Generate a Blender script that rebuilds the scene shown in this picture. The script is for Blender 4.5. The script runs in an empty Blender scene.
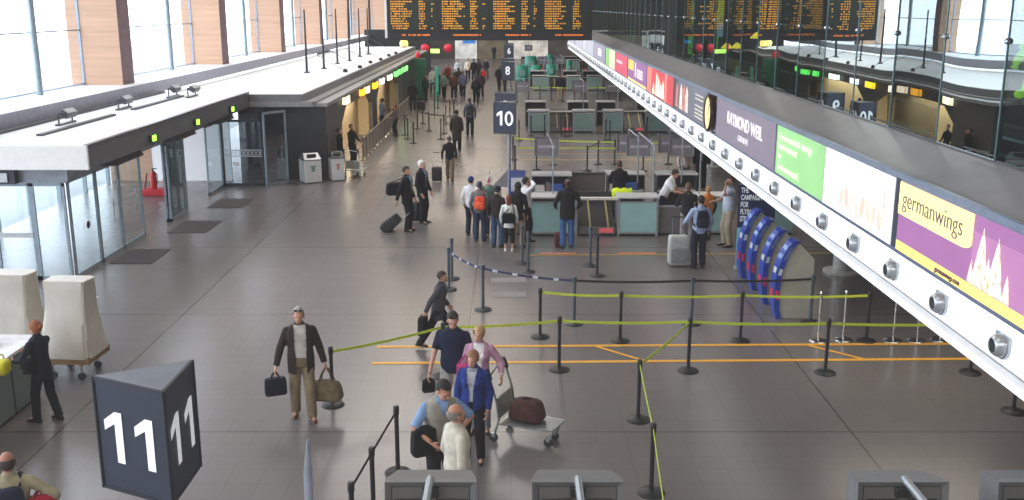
import bpy, math, random
from mathutils import Vector, Matrix
random.seed(7)
SC = bpy.context.scene
COL = SC.collection
PI = math.pi
V = Vector

# ------------------------------------------------------------------ camera
CAM_H = 6.1; F = 1000.0; PITCH = math.radians(13.77)
cp, sp = math.cos(PITCH), math.sin(PITCH)
def ray(px, py):
    u = (px-512)/F; v = (py-250)/F
    return V((u, cp - v*sp, -sp - v*cp))
def gp(px, py, z=0.0):
    d = ray(px, py); t = (z-CAM_H)/d.z
    return V((d.x*t, d.y*t, z))
def at_y(px, py, Y):
    d = ray(px, py); t = Y/d.y
    return V((d.x*t, Y, CAM_H + d.z*t))
def at_x(px, py, X):
    d = ray(px, py); t = X/d.x
    return V((X, d.y*t, CAM_H + d.z*t))
cam = bpy.data.cameras.new('camera'); co = bpy.data.objects.new('camera', cam); COL.objects.link(co)
co.location = (0, 0, CAM_H); co.rotation_euler = (PI/2-PITCH, 0, 0)
cam.sensor_width = 36; cam.lens = 36*F/1024; cam.clip_end = 600
SC.camera = co

# ------------------------------------------------------------------ materials
def lin(c):
    return tuple(((x/255)/12.92 if x/255 <= .04045 else ((x/255+.055)/1.055)**2.4) for x in c)
_M = {}
def mat(rgb, rough=.55, metal=0, emit=0, var=.12, scale=6.0, spec=.5, stretch=None, name=None):
    key = (tuple(rgb), rough, metal, emit, var, scale, spec, stretch)
    if key in _M: return _M[key]
    m = bpy.data.materials.new(name or 'mat_%d_%d_%d' % tuple(int(c) for c in rgb)); m.use_nodes = True
    nt = m.node_tree; b = nt.nodes['Principled BSDF']
    l = lin(rgb)
    tc = nt.nodes.new('ShaderNodeTexCoord'); nz = nt.nodes.new('ShaderNodeTexNoise')
    nz.inputs['Scale'].default_value = scale; nz.inputs['Detail'].default_value = 3
    if stretch:
        mp = nt.nodes.new('ShaderNodeMapping'); mp.inputs['Scale'].default_value = stretch
        nt.links.new(tc.outputs['Object'], mp.inputs['Vector']); nt.links.new(mp.outputs[0], nz.inputs['Vector'])
    else:
        nt.links.new(tc.outputs['Object'], nz.inputs['Vector'])
    rp = nt.nodes.new('ShaderNodeValToRGB')
    rp.color_ramp.elements[0].position = .3; rp.color_ramp.elements[1].position = .7
    rp.color_ramp.elements[0].color = tuple(c*(1-var) for c in l)+(1,)
    rp.color_ramp.elements[1].color = tuple(min(1, c*(1+var)) for c in l)+(1,)
    nt.links.new(nz.outputs['Fac'], rp.inputs['Fac']); nt.links.new(rp.outputs['Color'], b.inputs['Base Color'])
    b.inputs['Roughness'].default_value = rough; b.inputs['Metallic'].default_value = metal
    b.inputs['Specular IOR Level'].default_value = spec
    if emit:
        nt.links.new(rp.outputs['Color'], b.inputs['Emission Color']); b.inputs['Emission Strength'].default_value = emit
    _M[key] = m
    return m
def glass(name, tint, fac, rough=0.0, gcol=(1,1,1), ripple=False):
    m = bpy.data.materials.new(name); m.use_nodes = True; nt = m.node_tree
    nt.nodes.remove(nt.nodes['Principled BSDF']); out = nt.nodes['Material Output']
    t = nt.nodes.new('ShaderNodeBsdfTransparent'); t.inputs[0].default_value = tuple(tint)+(1,)
    g = nt.nodes.new('ShaderNodeBsdfGlossy'); g.inputs['Roughness'].default_value = rough; g.inputs[0].default_value = tuple(gcol)+(1,)
    fr = nt.nodes.new('ShaderNodeFresnel'); fr.inputs[0].default_value = 1.45
    ad = nt.nodes.new('ShaderNodeMath'); ad.operation = 'MULTIPLY_ADD'; ad.use_clamp = True
    ad.inputs[1].default_value = .9; ad.inputs[2].default_value = fac
    mx = nt.nodes.new('ShaderNodeMixShader')
    if ripple:
        tc = nt.nodes.new('ShaderNodeTexCoord'); nz = nt.nodes.new('ShaderNodeTexNoise'); nz.inputs['Scale'].default_value = .55; nz.inputs['Detail'].default_value = 0
        bp = nt.nodes.new('ShaderNodeBump'); bp.inputs['Strength'].default_value = .35; bp.inputs['Distance'].default_value = .02
        nt.links.new(tc.outputs['Object'], nz.inputs[0]); nt.links.new(nz.outputs['Fac'], bp.inputs['Height']); nt.links.new(bp.outputs[0], g.inputs['Normal'])
    nt.links.new(fr.outputs[0], ad.inputs[0]); nt.links.new(ad.outputs[0], mx.inputs[0])
    nt.links.new(t.outputs[0], mx.inputs[1]); nt.links.new(g.outputs[0], mx.inputs[2]); nt.links.new(mx.outputs[0], out.inputs[0])
    return m

# ------------------------------------------------------------------ mesh builder
def basis(d):
    d = V(d).normalized()
    a = V((0,0,1)) if abs(d.z) < .9 else V((1,0,0))
    u = d.cross(a).normalized(); w = u.cross(d).normalized()
    return u, w, d
class MB:
    def __init__(s): s.v = []; s.f = []; s.m = []
    def add(s, vs, fs, mi=0):
        o = len(s.v); s.v += [V(x) for x in vs]
        for f in fs: s.f.append([o+i for i in f]); s.m.append(mi)
        return s
    def box(s, c, d, mi=0, rz=0, R=None):
        c = V(c); hx, hy, hz = d[0]/2, d[1]/2, d[2]/2
        M = R if R is not None else Matrix.Rotation(rz, 3, 'Z')
        vs = [c + M @ V((x*hx, y*hy, z*hz)) for z in (-1,1) for y in (-1,1) for x in (-1,1)]
        return s.add(vs, [(0,2,3,1),(4,5,7,6),(0,1,5,4),(2,6,7,3),(0,4,6,2),(1,3,7,5)], mi)
    def span(s, x0, x1, y0, y1, z0, z1, mi=0):
        return s.box(((x0+x1)/2, (y0+y1)/2, (z0+z1)/2), (abs(x1-x0), abs(y1-y0), abs(z1-z0)), mi)
    def quad(s, a, b, c, d, mi=0): return s.add([a,b,c,d], [(0,1,2,3)], mi)
    def cyl(s, p0, p1, r0, r1=None, n=12, mi=0, caps=True):
        r1 = r0 if r1 is None else r1
        p0, p1 = V(p0), V(p1); u, w, d = basis(p1-p0)
        vs = []
        for p, r in ((p0, r0), (p1, r1)):
            vs += [p + (u*math.cos(2*PI*i/n) + w*math.sin(2*PI*i/n))*r for i in range(n)]
        fs = [(i, (i+1)%n, n+(i+1)%n, n+i) for i in range(n)]
        if caps: fs += [tuple(range(n-1,-1,-1)), tuple(range(n, 2*n))]
        return s.add(vs, fs, mi)
    def tube(s, path, r, n=8, mi=0):
        path = [V(p) for p in path]; vs = []; fs = []
        for i, p in enumerate(path):
            a = path[max(0, i-1)]; b = path[min(len(path)-1, i+1)]
            u, w, d = basis(b-a)
            if i and (u.dot(pu) < 0): u, w = -u, -w
            pu = u
            rr = r[i] if isinstance(r, (list, tuple)) else r
            vs += [p + (u*math.cos(2*PI*k/n) + w*math.sin(2*PI*k/n))*rr for k in range(n)]
        for i in range(len(path)-1):
            fs += [(i*n+k, i*n+(k+1)%n, (i+1)*n+(k+1)%n, (i+1)*n+k) for k in range(n)]
        fs += [tuple(range(n-1,-1,-1)), tuple(range((len(path)-1)*n, len(path)*n))]
        return s.add(vs, fs, mi)
    def loft(s, rings, mi=0, cap=True):
        n = len(rings[0]); vs = [p for r in rings for p in r]; fs = []
        for i in range(len(rings)-1):
            fs += [(i*n+k, i*n+(k+1)%n, (i+1)*n+(k+1)%n, (i+1)*n+k) for k in range(n)]
        if cap: fs += [tuple(range(n-1,-1,-1)), tuple(range((len(rings)-1)*n, len(rings)*n))]
        return s.add(vs, fs, mi)
    def lathe(s, prof, c=(0,0,0), n=20, mi=0, M=None):
        c = V(c); rings = []
        for r, z in prof:
            ring = [V((r*math.cos(2*PI*k/n), r*math.sin(2*PI*k/n), z)) for k in range(n)]
            rings.append([c + (M @ p if M else p) for p in ring])
        return s.loft(rings, mi)
    def ell(s, c, r, R=None, nu=14, nv=9, mi=0):
        c = V(c); R = R or Matrix.Identity(3); vs = []; fs = []
        for j in range(nv+1):
            t = PI*(j+.0)/nv
            t = min(max(t, .03), PI-.03)
            for i in range(nu):
                a = 2*PI*i/nu
                vs.append(c + R @ V((r[0]*math.sin(t)*math.cos(a), r[1]*math.sin(t)*math.sin(a), r[2]*math.cos(t))))
        for j in range(nv):
            fs += [(j*nu+i, (j+1)*nu+i, (j+1)*nu+(i+1)%nu, j*nu+(i+1)%nu) for i in range(nu)]
        fs += [tuple(range(nu)), tuple(range((nv+1)*nu-1, nv*nu-1, -1))]
        return s.add(vs, fs, mi)
    def caps(s, p0, p1, r0, r1, n=12, mi=0):
        p0, p1 = V(p0), V(p1); u, w, d = basis(p1-p0); rings = []
        def ring(c, r): return [c + (u*math.cos(2*PI*i/n) + w*math.sin(2*PI*i/n))*r for i in range(n)]
        for a in (-85, -60, -30): rings.append(ring(p0 + d*r0*math.sin(math.radians(a)), r0*math.cos(math.radians(a))))
        L = (p1-p0).length; k = max(2, int(L/.05))
        for i in range(k+1): rings.append(ring(p0.lerp(p1, i/k), r0+(r1-r0)*i/k))
        for a in (30, 60, 85): rings.append(ring(p1 + d*r1*math.sin(math.radians(a)), r1*math.cos(math.radians(a))))
        return s.loft(rings, mi)
    def prism(s, prof, o, u, w, ext, mi=0):
        o, u, w, ext = V(o), V(u), V(w), V(ext); n = len(prof)
        a = [o + u*p[0] + w*p[1] for p in prof]; b = [p + ext for p in a]
        fs = [tuple(range(n-1,-1,-1)), tuple(range(n, 2*n))] + [(i, (i+1)%n, n+(i+1)%n, n+i) for i in range(n)]
        return s.add(a+b, fs, mi)
    def mesh(s, name, off=None):
        me = bpy.data.meshes.new(name)
        o = off or V((0,0,0))
        me.from_pydata([tuple(p-o) for p in s.v], [], s.f)
        me.polygons.foreach_set('material_index', s.m)
        return me
    def build(s, name, mats, parent=None, bevel=0, smooth=True, world=True, sharp=38):
        """one mesh object; vertices are in world space unless the parent turns or world=False"""
        off = None
        if parent is not None and world: off = V(parent.location) if parent.parent is None else V(parent.get('_o', (0,0,0)))
        me = s.mesh(name, off)
        import bmesh
        bm = bmesh.new(); bm.from_mesh(me); bmesh.ops.recalc_face_normals(bm, faces=bm.faces); bm.to_mesh(me); bm.free()
        for m in (mats if isinstance(mats, (list, tuple)) else [mats]): me.materials.append(m)
        if smooth:
            me.polygons.foreach_set('use_smooth', [True]*len(me.polygons)); me.set_sharp_from_angle(angle=math.radians(sharp))
        o = bpy.data.objects.new(name, me); COL.objects.link(o)
        if parent is not None: o.parent = parent
        if bevel:
            b = o.modifiers.new('bevel', 'BEVEL'); b.width = bevel; b.segments = 2; b.limit_method = 'ANGLE'
        return o
def thing(name, label, cat, loc=(0,0,0), rz=0, group=None):
    o = bpy.data.objects.new(name, None); COL.objects.link(o); o.empty_display_size = .1
    o.location = loc; o.rotation_euler = (0,0,rz); o['label'] = label; o['category'] = cat
    if group: o['group'] = group
    return o
def tag(o, label, cat, group=None):
    o['label'] = label; o['category'] = cat
    if group: o['group'] = group
    return o
def struct(o): o['kind'] = 'structure'; return o
def sroot(name, loc=(0,0,0)):
    o = bpy.data.objects.new(name, None); COL.objects.link(o); o.location = loc; o['kind'] = 'structure'; return o
def copy_tree(o, parent=None):
    c = o.copy(); COL.objects.link(c); c.parent = parent
    for ch in list(o.children): copy_tree(ch, c)
    return c
def text_mesh(txt, size, off=0.0, ext=.004, align='CENTER', sx=1.0):
    cu = bpy.data.curves.new('t', 'FONT'); cu.body = txt; cu.size = size; cu.offset = off; cu.extrude = ext
    cu.align_x = align; cu.align_y = 'CENTER'
    ob = bpy.data.objects.new('t', cu); COL.objects.link(ob)
    dg = bpy.context.evaluated_depsgraph_get(); me = bpy.data.meshes.new_from_object(ob.evaluated_get(dg))
    bpy.data.objects.remove(ob)
    vs = [V((v.co.x*sx, v.co.y, v.co.z)) for v in me.vertices]; fs = [tuple(p.vertices) for p in me.polygons]
    return vs, fs
_TC = {}
def put_text(mb, txt, size, o, u, w, off=0.0, align='CENTER', mi=0, sx=1.0, ext=.004):
    """lettering at o, reading along u, upright along w"""
    k = (txt, size, off, align, sx, ext)
    if k not in _TC: _TC[k] = text_mesh(txt, size, off, ext, align, sx)
    vs, fs = _TC[k]
    o, u, w = V(o), V(u).normalized(), V(w).normalized(); n = u.cross(w)
    mb.add([o + u*p.x + w*p.y + n*p.z for p in vs], fs, mi)
# ------------------------------------------------------------------ people
def ik(a, t, l1, l2, pole):
    a, t = V(a), V(t); d = t-a; L = d.length
    if L > (l1+l2)*.995: t = a + d.normalized()*(l1+l2)*.995; d = t-a; L = d.length
    dn = d.normalized(); x = (l1*l1 - l2*l2 + L*L)/(2*L); h = math.sqrt(max(0, l1*l1-x*x))
    p = V(pole); p = p - dn*p.dot(dn)
    p = p.normalized() if p.length > 1e-4 else basis(dn)[0]
    return a + dn*x + p*h, t
def remeshed(mb, name, voxel, it=3):
    me = mb.mesh(name); ob = bpy.data.objects.new(name, me); COL.objects.link(ob)
    r = ob.modifiers.new('r', 'REMESH'); r.mode = 'VOXEL'; r.voxel_size = voxel; r.use_smooth_shade = True
    if it:
        s = ob.modifiers.new('s', 'SMOOTH'); s.iterations = it; s.factor = .5
    dg = bpy.context.evaluated_depsgraph_get()
    out = bpy.data.meshes.new_from_object(ob.evaluated_get(dg)); out.name = name
    bpy.data.objects.remove(ob); bpy.data.meshes.remove(me)
    return out
def cut(me, test):
    import bmesh
    bm = bmesh.new(); bm.from_mesh(me)
    bmesh.ops.delete(bm, geom=[f for f in bm.faces if test(f.calc_center_median())], context='FACES')
    bm.to_mesh(me); bm.free()
def part(me, name, mats, parent):
    for m in (mats if isinstance(mats, list) else [mats]): me.materials.append(m)
    me.polygons.foreach_set('use_smooth', [True]*len(me.polygons))
    o = bpy.data.objects.new(name, me); COL.objects.link(o); o.parent = parent
    return o
SKIN = (196,150,125)
def cloth(c, var=.18): return mat(c, .85, var=var, scale=9, spec=.2)
RINGS = [(-.10,.12,.10),(-.02,.158,.118),(.05,.162,.118),(.14,.150,.108),(.24,.152,.108),(.34,.172,.118),(.43,.178,.112),(.49,.150,.088),(.535,.085,.068)]
def person(px, py, top, heading, label, shirt=(40,40,45), pants=(40,40,50), shoes=(30,26,24), hair=(50,40,34), skin=SKIN,
           style='short', sleeve=2.0, hem=-.06, under=None, openw=.06, vneck=.22, leg=1.0, fat=1.0, lean=0, twist=0, turn=0, nod=0,
           Lh=None, Rh=None, Lf=None, Rf=None, h=None, fine=False, voxel=None, vest=None, collar=None, female=False, drop=0, side=0,
           bottom='trousers', name='shirt', cap=None, Lel=None, Rel=None, grip=.6, loc=None, group=None, glasses=False):
    if loc is None: loc = gp(px, py)
    if h is None:
        D = loc.y; hd = at_y(px, top, D); h = min(1.95, max(1.15, hd.z))
    S = h/1.725
    vx = voxel or (.0095 if fine else .016)
    root = thing('person', label, 'person', loc, math.radians(heading), group)
    ln, tw, sd = math.radians(lean), math.radians(twist), math.radians(side)
    piv = V((0, 0, .93-drop)); X = V((math.cos(tw), math.sin(tw), 0))
    ax = V((math.sin(sd), -math.sin(ln), math.cos(ln))).normalized()
    ax = (ax - X*ax.dot(X)*(0 if sd else 1)).normalized(); X = (X-ax*X.dot(ax)).normalized()
    Y = ax.cross(X).normalized()
    def T(a, b, c): return piv + X*a + Y*b + ax*c
    w = .93 if female else 1.0
    sh = {1: T(.182*w, .01, .438), -1: T(-.182*w, .01, .438)}
    neck = T(0, .012, .52); 
    tn, nd = math.radians(turn), math.radians(nod)
    HR = Matrix.Rotation(tn+tw, 3, 'Z') @ Matrix.Rotation(nd + ln*.55, 3, 'X')
    hc = neck + ax*.02 + HR @ V((0, -.015, .115))
    def H(a, b, c): return hc + HR @ V((a, b, c))
    hip = {1: piv + X*.088 + V((0,0,-.04)), -1: piv - X*.088 + V((0,0,-.04))}
    arm = {}; legs = {}
    for sg, tgt, el in ((1, Lh, Lel), (-1, Rh, Rel)):
        t = V(tgt) if tgt is not None else V((sg*.25*w, -.06, .86)) + (ax-V((0,0,1)))*.3
        arm[sg] = (sh[sg],) + ik(sh[sg], t, .285, .255, el or (sg*.5, .8, -.35))
    for sg, tgt in ((1, Lf), (-1, Rf)):
        t = V(tgt) if tgt is not None else V((sg*.105, .02*sg, .085))
        legs[sg] = (hip[sg],) + ik(hip[sg], t, .413, .404, (sg*.1, -1, .1))
    fw = fat
    def torso(mb, infl, lo, hi, belly=1.0):
        rs = []
        for z, a, b in RINGS:
            if z < lo-1e-6 or z > hi+1e-6: continue
            fx = 1 + (fw-1)*max(0, 1-abs(z-.12)/.42)
            if female: fx *= (.93 if .05 < z < .3 else .97)
            aa, bb = a*fx*w + infl, b*(1+(fw-1)*1.5*max(0, 1-abs(z-.12)/.42)) + infl
            cy = -(fx-1)*.06
            rs.append([T(math.copysign(abs(math.cos(q))**.85, math.cos(q))*aa, cy+math.copysign(abs(math.sin(q))**.85, math.sin(q))*bb, z) for q in [2*PI*k/20 for k in range(20)]])
        mb.loft(rs)
        if female and hi > .4:
            for s_ in (-1, 1): mb.ell(T(s_*.075, -.085-infl*.6, .33), (.062+infl*.3,)*3)
    # body: one continuous skin surface
    b = MB(); torso(b, -.016, -.1, .5); b.caps(T(0,.012,.46), T(0,.012,.5), .06, .055)
    b.caps(neck - ax*.03, neck + ax*.08, .054*(.9 if female else 1), .05*(.9 if female else 1))
    hs = .97
    b.ell(H(0, .012, .035), (.074*hs, .094*hs, .094*hs), HR); b.ell(H(0, -.03, -.045), (.056*hs, .062*hs, .072*hs), HR)
    b.ell(H(0, -.052, -.01), (.06, .045, .06), HR); b.caps(H(0, -.09, .008), H(0, -.108, -.028), .009, .014); b.caps(H(-.03,-.083,.028), H(.03,-.083,.028), .011, .011)
    b.caps(H(-.018,-.086,-.062), H(.018,-.086,-.062), .010, .010)
    for s_ in (-1, 1): b.ell(H(s_*.076, .012, -.008), (.011, .02, .03), HR)
    for sg in (1, -1):
        A = arm[sg]; b.caps(A[0], A[1], .047, .038); b.caps(A[1], A[2], .038, .026)
        L = legs[sg]; b.caps(L[0], L[1], .072, .05); b.caps(L[1], L[2], .05, .036)
        ft = L[2]; b.caps(ft+V((0,.03,-.035)), ft+V((sg*.02,-.13,-.045)), .035, .028)
        d = (A[2]-A[1]).normalized(); inn = V((-sg, 0, 0)); inn = (inn - d*inn.dot(d))
        inn = inn.normalized() if inn.length > .2 else basis(d)[0]
        sd_ = d.cross(inn).normalized()          # across the knuckles
        if sd_.dot(V((0,-1,0))) < 0: sd_ = -sd_  # thumb side points forward
        Rm = Matrix((sd_, inn, d)).transposed()
        b.ell(A[2]+d*.055, (.043, .02, .058), Rm)
        if fine:
            for q, (off, ln_) in enumerate(((.031,.07),(.011,.08),(-.01,.075),(-.03,.058))):
                k0 = A[2]+d*.095+sd_*off; k1 = k0+(d*math.cos(.5*grip)+inn*math.sin(.5*grip))*ln_*.55
                k2 = k1+(d*math.cos(1.8*grip)+inn*math.sin(1.8*grip))*ln_*.5
                b.caps(k0-d*.02, k0, .0105, .0105); b.caps(k0, k1, .0105, .0098); b.caps(k1, k2, .0098, .0088)
            t0 = A[2]+d*.03+sd_*.035; t1 = t0+(sd_*.7+d*.6+inn*.35).normalized()*.04; t2 = t1+(d*.8+inn*.5).normalized()*.032
            b.caps(t0-sd_*.02, t0, .014, .013); b.caps(t0, t1, .0125, .0115); b.caps(t1, t2, .0115, .0095)
        else:
            b.ell(A[2]+d*.12+inn*.02, (.036, .022, .05), Rm)
    me = remeshed(b, 'body', vx, 2)
    if fine:
        HI = HR.inverted(); mi = []
        for p in me.polygons:
            q = HI @ (p.center-hc); k = 0
            if q.y < -.06 and abs(abs(q.x)-.031) < .011 and abs(q.z-.008) < .005: k = 1
            elif q.y < -.07 and abs(q.x) < .024 and abs(q.z+.062) < .0065: k = 2
            mi.append(k)
        me.polygons.foreach_set('material_index', mi)
    bo = part(me, 'body', [mat(skin, .6, var=.05), mat((40,30,28), .3), mat((150,84,78), .5), mat(tuple(int(c*.6) for c in hair), .8)], root)
    # trousers
    lc = cloth(pants); t = MB(); torso(t, .006, -.1, .09)
    for sg in (1, -1):
        L = legs[sg]
        if bottom == 'skirt': continue
        wid = .94 if female else 1.0
        t.caps(L[0], L[1], .1*wid, .082*wid)
        if leg > .5:
            e = L[1].lerp(L[2], min(1, (leg-.5)*2)); t.caps(L[1], L[1].lerp(L[2], .3), .082*wid, .079*wid); t.cyl(L[1].lerp(L[2], .1), e + (V((0,0,-.03)) if leg >= 1 else V((0,0,0))), .08*wid, (.066 if female else .076))
    if bottom == 'skirt':
        t.loft([[T(math.cos(q)*r, math.sin(q)*r*.8, z) for q in [2*PI*k/16 for k in range(16)]] for z, r in ((.02,.165),(-.15,.19),(-.4,.21))])
    part(remeshed(t, 'trousers', vx*1.25, 2), 'skirt' if bottom == 'skirt' else 'trousers', lc, root)
    # upper garments
    def garment(nm, col, infl, lo, slv, opening=None, vox=vx*1.25):
        g = MB(); torso(g, infl, -.1 if lo < 0 else .0, .54)
        if lo < -.1:
            g.loft([[T(math.cos(q)*(.16*fw+infl), math.sin(q)*(.118*fw+infl), z) for q in [2*PI*k/18 for k in range(18)]] for z in (.03, -.1, lo)])
        g.caps(T(0,.012,.47), T(0,.012,.542), .074+infl*.4, .064+infl*.4)
        g.caps(T(-.13*w,.01,.436), T(.13*w,.01,.436), .062+infl*.4, .062+infl*.4)
        for sg in (1, -1):
            A = arm[sg]
            if slv <= 0: g.caps(sh[sg]-X*sg*.05, sh[sg]-X*sg*.01, .06+infl*.5, .055+infl*.5); continue
            if slv <= 1: g.caps(A[0], A[0].lerp(A[1], slv*.5), .058+infl*.5, .056+infl*.5); g.cyl(A[0].lerp(A[1], .2), A[0].lerp(A[1], slv), .057+infl*.5, .055+infl*.5)
            else:
                g.caps(A[0], A[1], .057+infl*.5, .049+infl*.5); g.caps(A[1], A[1].lerp(A[2], .4), .049+infl*.5, .046+infl*.5)
                g.cyl(A[1].lerp(A[2], .2), A[1].lerp(A[2], slv-1), .046+infl*.5, .038+infl*.5)
        m = remeshed(g, nm, vox, 2)
        if opening:
            def tst(c):
                q = c-piv; a, bb, z = q.dot(X), q.dot(Y), q.dot(ax)
                return bb < -.02 and abs(a) < opening(z)
            cut(m, tst)
        return part(m, nm, cloth(col), root)
    if under:
        garment('shirt', under, .004, -.0, 1.9 if sleeve > 1 else sleeve)
        garment(name if name != 'shirt' else 'jacket', shirt, .02, hem, sleeve, lambda z: (openw if z < vneck else min(.085, openw + (z-vneck)*.16)) if z < .54 else 0)
    else:
        garment(name, shirt, .009, hem, sleeve)
    if vest: garment('vest', vest, .018, -.02, 0, lambda z: max(0, (z-.36)*.45) if z < .6 else 0)
    if collar:
        c = MB(); c.tube([T(math.cos(q)*.075, math.sin(q)*.07, .505) for q in [2*PI*k/14 - PI/2 for k in range(15)]], .022, 8); c.build('collar', cloth(collar), root, world=False)
    # shoes
    for sg in (1, -1):
        ft = legs[sg][2]; s_ = MB(); yaw = Matrix.Rotation(sg*.15, 3, 'Z'); rings = []
        for y, wd, ht in ((.085,.012,.03),(.075,.032,.06),(.03,.04,.085),(-.05,.043,.072),(-.12,.047,.05),(-.17,.04,.036),(-.195,.012,.022)):
            rings.append([ft + V((0,0,-.085)) + yaw @ V((math.cos(q)*wd, y, max(0, ht*(.5+.62*math.sin(q))))) for q in [2*PI*k/12 for k in range(12)]])
        s_.loft(rings); s_.build('shoe', mat(shoes, .45), root, world=False)
    # hair
    hm = mat(hair, .75, var=.25, scale=30)
    def shell(infl, keep, nm='hair', m=hm, dy=.006, dz=.008):
        g = MB(); g.ell(H(0, .012+dy, .035+dz), (.074+infl, .094+infl, .094+infl), HR, 24, 18)
        me = g.mesh(nm); HI = HR.inverted()
        cut(me, lambda c: not keep(HI @ (c-hc)))
        return part(me, nm, m, root)
    if style == 'short': shell(.010, lambda q: (q.z > .075 - max(0, q.y+.02)*2.2 or q.y > .02) and q.z > -.06 and not (q.y < -.035 and q.z < .082))
    elif style == 'bald': shell(.006, lambda q: q.y > .0 and -.06 < q.z < .055 + q.y*.1, dz=0)
    elif style in ('long', 'bun', 'tail'):
        shell(.016, lambda q: (q.z > .08 or q.y > -.035) and q.z > -.07 and not (q.y < -.05 and q.z < .085))
        g = MB()
        if style == 'long': g.ell(H(0, .06, -.09), (.085, .05, .13), HR)
        elif style == 'bun': g.ell(H(0, .12, .05), (.042, .04, .042), HR)
        else: g.ell(H(0, .115, .03), (.03, .03, .03), HR); g.caps(H(0,.12,.02), H(0,.13,-.12), .028, .012)
        o = g.build('hair_bun' if style == 'bun' else 'hair_length', hm, root, world=False)
    if cap:
        cm = cloth(cap); shell(.017, lambda q: q.z > .045, 'cap', cm)
        g = MB(); g.ell(H(0, -.115, .055), (.068, .06, .008), HR); g.build('cap_brim', cm, root, world=False)
    if glasses:
        g = MB()
        for s_ in (-1, 1): g.ell(H(s_*.034, -.078, .108), (.028, .016, .018), HR); g.caps(H(s_*.062,-.07,.105), H(s_*.08,.02,.07), .004, .004)
        g.caps(H(-.01,-.085,.112), H(.01,-.085,.112), .004, .004); g.build('sunglasses', mat((22,22,24), .15), root, world=False)
    for ch in root.children: ch.scale = (S, S, S)
    Rz = Matrix.Rotation(math.radians(heading), 3, 'Z')
    W = lambda p: loc + Rz @ (V(p)*S)
    hands = {}
    for sg, k in ((1,'L'), (-1,'R')):
        A = arm[sg]; d = (A[2]-A[1]).normalized(); hands[k] = W(A[2]+d*.095)
    hands['back'] = W(T(0, .12, .3)); hands['W'] = W; hands['T'] = lambda a, b_, c: W(T(a, b_, c)); hands['rz'] = math.radians(heading); hands['S'] = S
    hands['axis'] = Rz @ ax; hands['X'] = Rz @ X; hands['Y'] = Rz @ Y
    return hands

# ------------------------------------------------------------------ bags
def rounded(mb, c, d, R, e=.35, mi=0, nu=20, nv=12, taper=0):
    """a soft box: superellipsoid"""
    c = V(c); rings = []
    f = lambda x: math.copysign(abs(x)**e, x)
    for j in range(nv+1):
        t = -PI/2 + PI*j/nv; t = max(min(t, PI/2-.02), -PI/2+.02)
        z = f(math.sin(t)); cc = abs(math.cos(t))**e; tp = 1 - taper*(z+1)/2
        rings.append([c + R @ V((d[0]/2*cc*tp*f(math.cos(a)), d[1]/2*cc*tp*f(math.sin(a)), d[2]/2*z)) for a in [2*PI*k/nu for k in range(nu)]])
    mb.loft(rings, mi)
def arch(c, R, w, hgt, n=9):
    return [V(c) + R @ V((math.cos(PI*k/n)*w/2, 0, math.sin(PI*k/n)**.6*hgt)) for k in range(n+1)]
def holdall(label, hand, rz, d, col, name='holdall', drop=.24, cat='bag', taper=.25, e=.45, group=None):
    R = Matrix.Rotation(rz, 3, 'Z'); c = V(hand) - V((0,0,drop+d[2]/2))
    o = thing(name, label, cat, c - V((0,0,d[2]/2)), 0, group)
    b = MB(); rounded(b, c, d, R, e, taper=taper); b.build('bag_body', cloth(col, .3), o)
    for s in (-1, 1):
        h = MB(); base = c + V((0,0,d[2]*.28)) + R @ V((0, s*d[1]*.28, 0))
        top = V(hand) - V((0,0,.005)) + R @ V((0, s*.012, 0)); pts = []
        for k in range(9):
            q = k/8; x = (q-.5)*2
            pts.append(base.lerp(top, 1-abs(x)**2.2) + R @ V((x*d[0]*.22, 0, 0)))
        h.tube(pts, .011, 8); h.build('handle', cloth(tuple(int(x*.75) for x in col)), o)
    z = MB(); z.tube([c + R @ V((x*d[0]*.42*(1-taper*.7), 0, d[2]*(.5-.06*abs(x)**3))) for x in [-1+.25*k for k in range(9)]], .007, 6); z.build('zip', mat((60,58,56), .4, .4), o)
    return o
def satchel(label, at, rz, d, col, strap_to=None, name='shoulder_bag', cat='bag'):
    R = Matrix.Rotation(rz, 3, 'Z'); c = V(at)
    o = thing(name, label, cat, c - V((0,0,d[2]/2)))
    b = MB(); rounded(b, c, d, R, .4, taper=.12); b.build('bag_body', cloth(col, .25), o)
    f = MB(); rounded(f, c + R @ V((0, -d[1]*.42, d[2]*.16)), (d[0]*.92, d[1]*.35, d[2]*.62), R, .35); f.build('flap', cloth(tuple(int(x*.85) for x in col)), o)
    if strap_to is not None:
        s = MB(); a = c + R @ V((-d[0]*.42, 0, d[2]*.4)); e = c + R @ V((d[0]*.42, 0, d[2]*.4)); t = V(strap_to)
        pts = [a.lerp(t, k/5) for k in range(5)] + [t + V((0,0,.012))] + [t.lerp(e, (k+1)/5) for k in range(5)]
        s.tube(pts, .013, 6); s.build('strap', cloth(tuple(int(x*.8) for x in col)), o)
    return o
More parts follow.
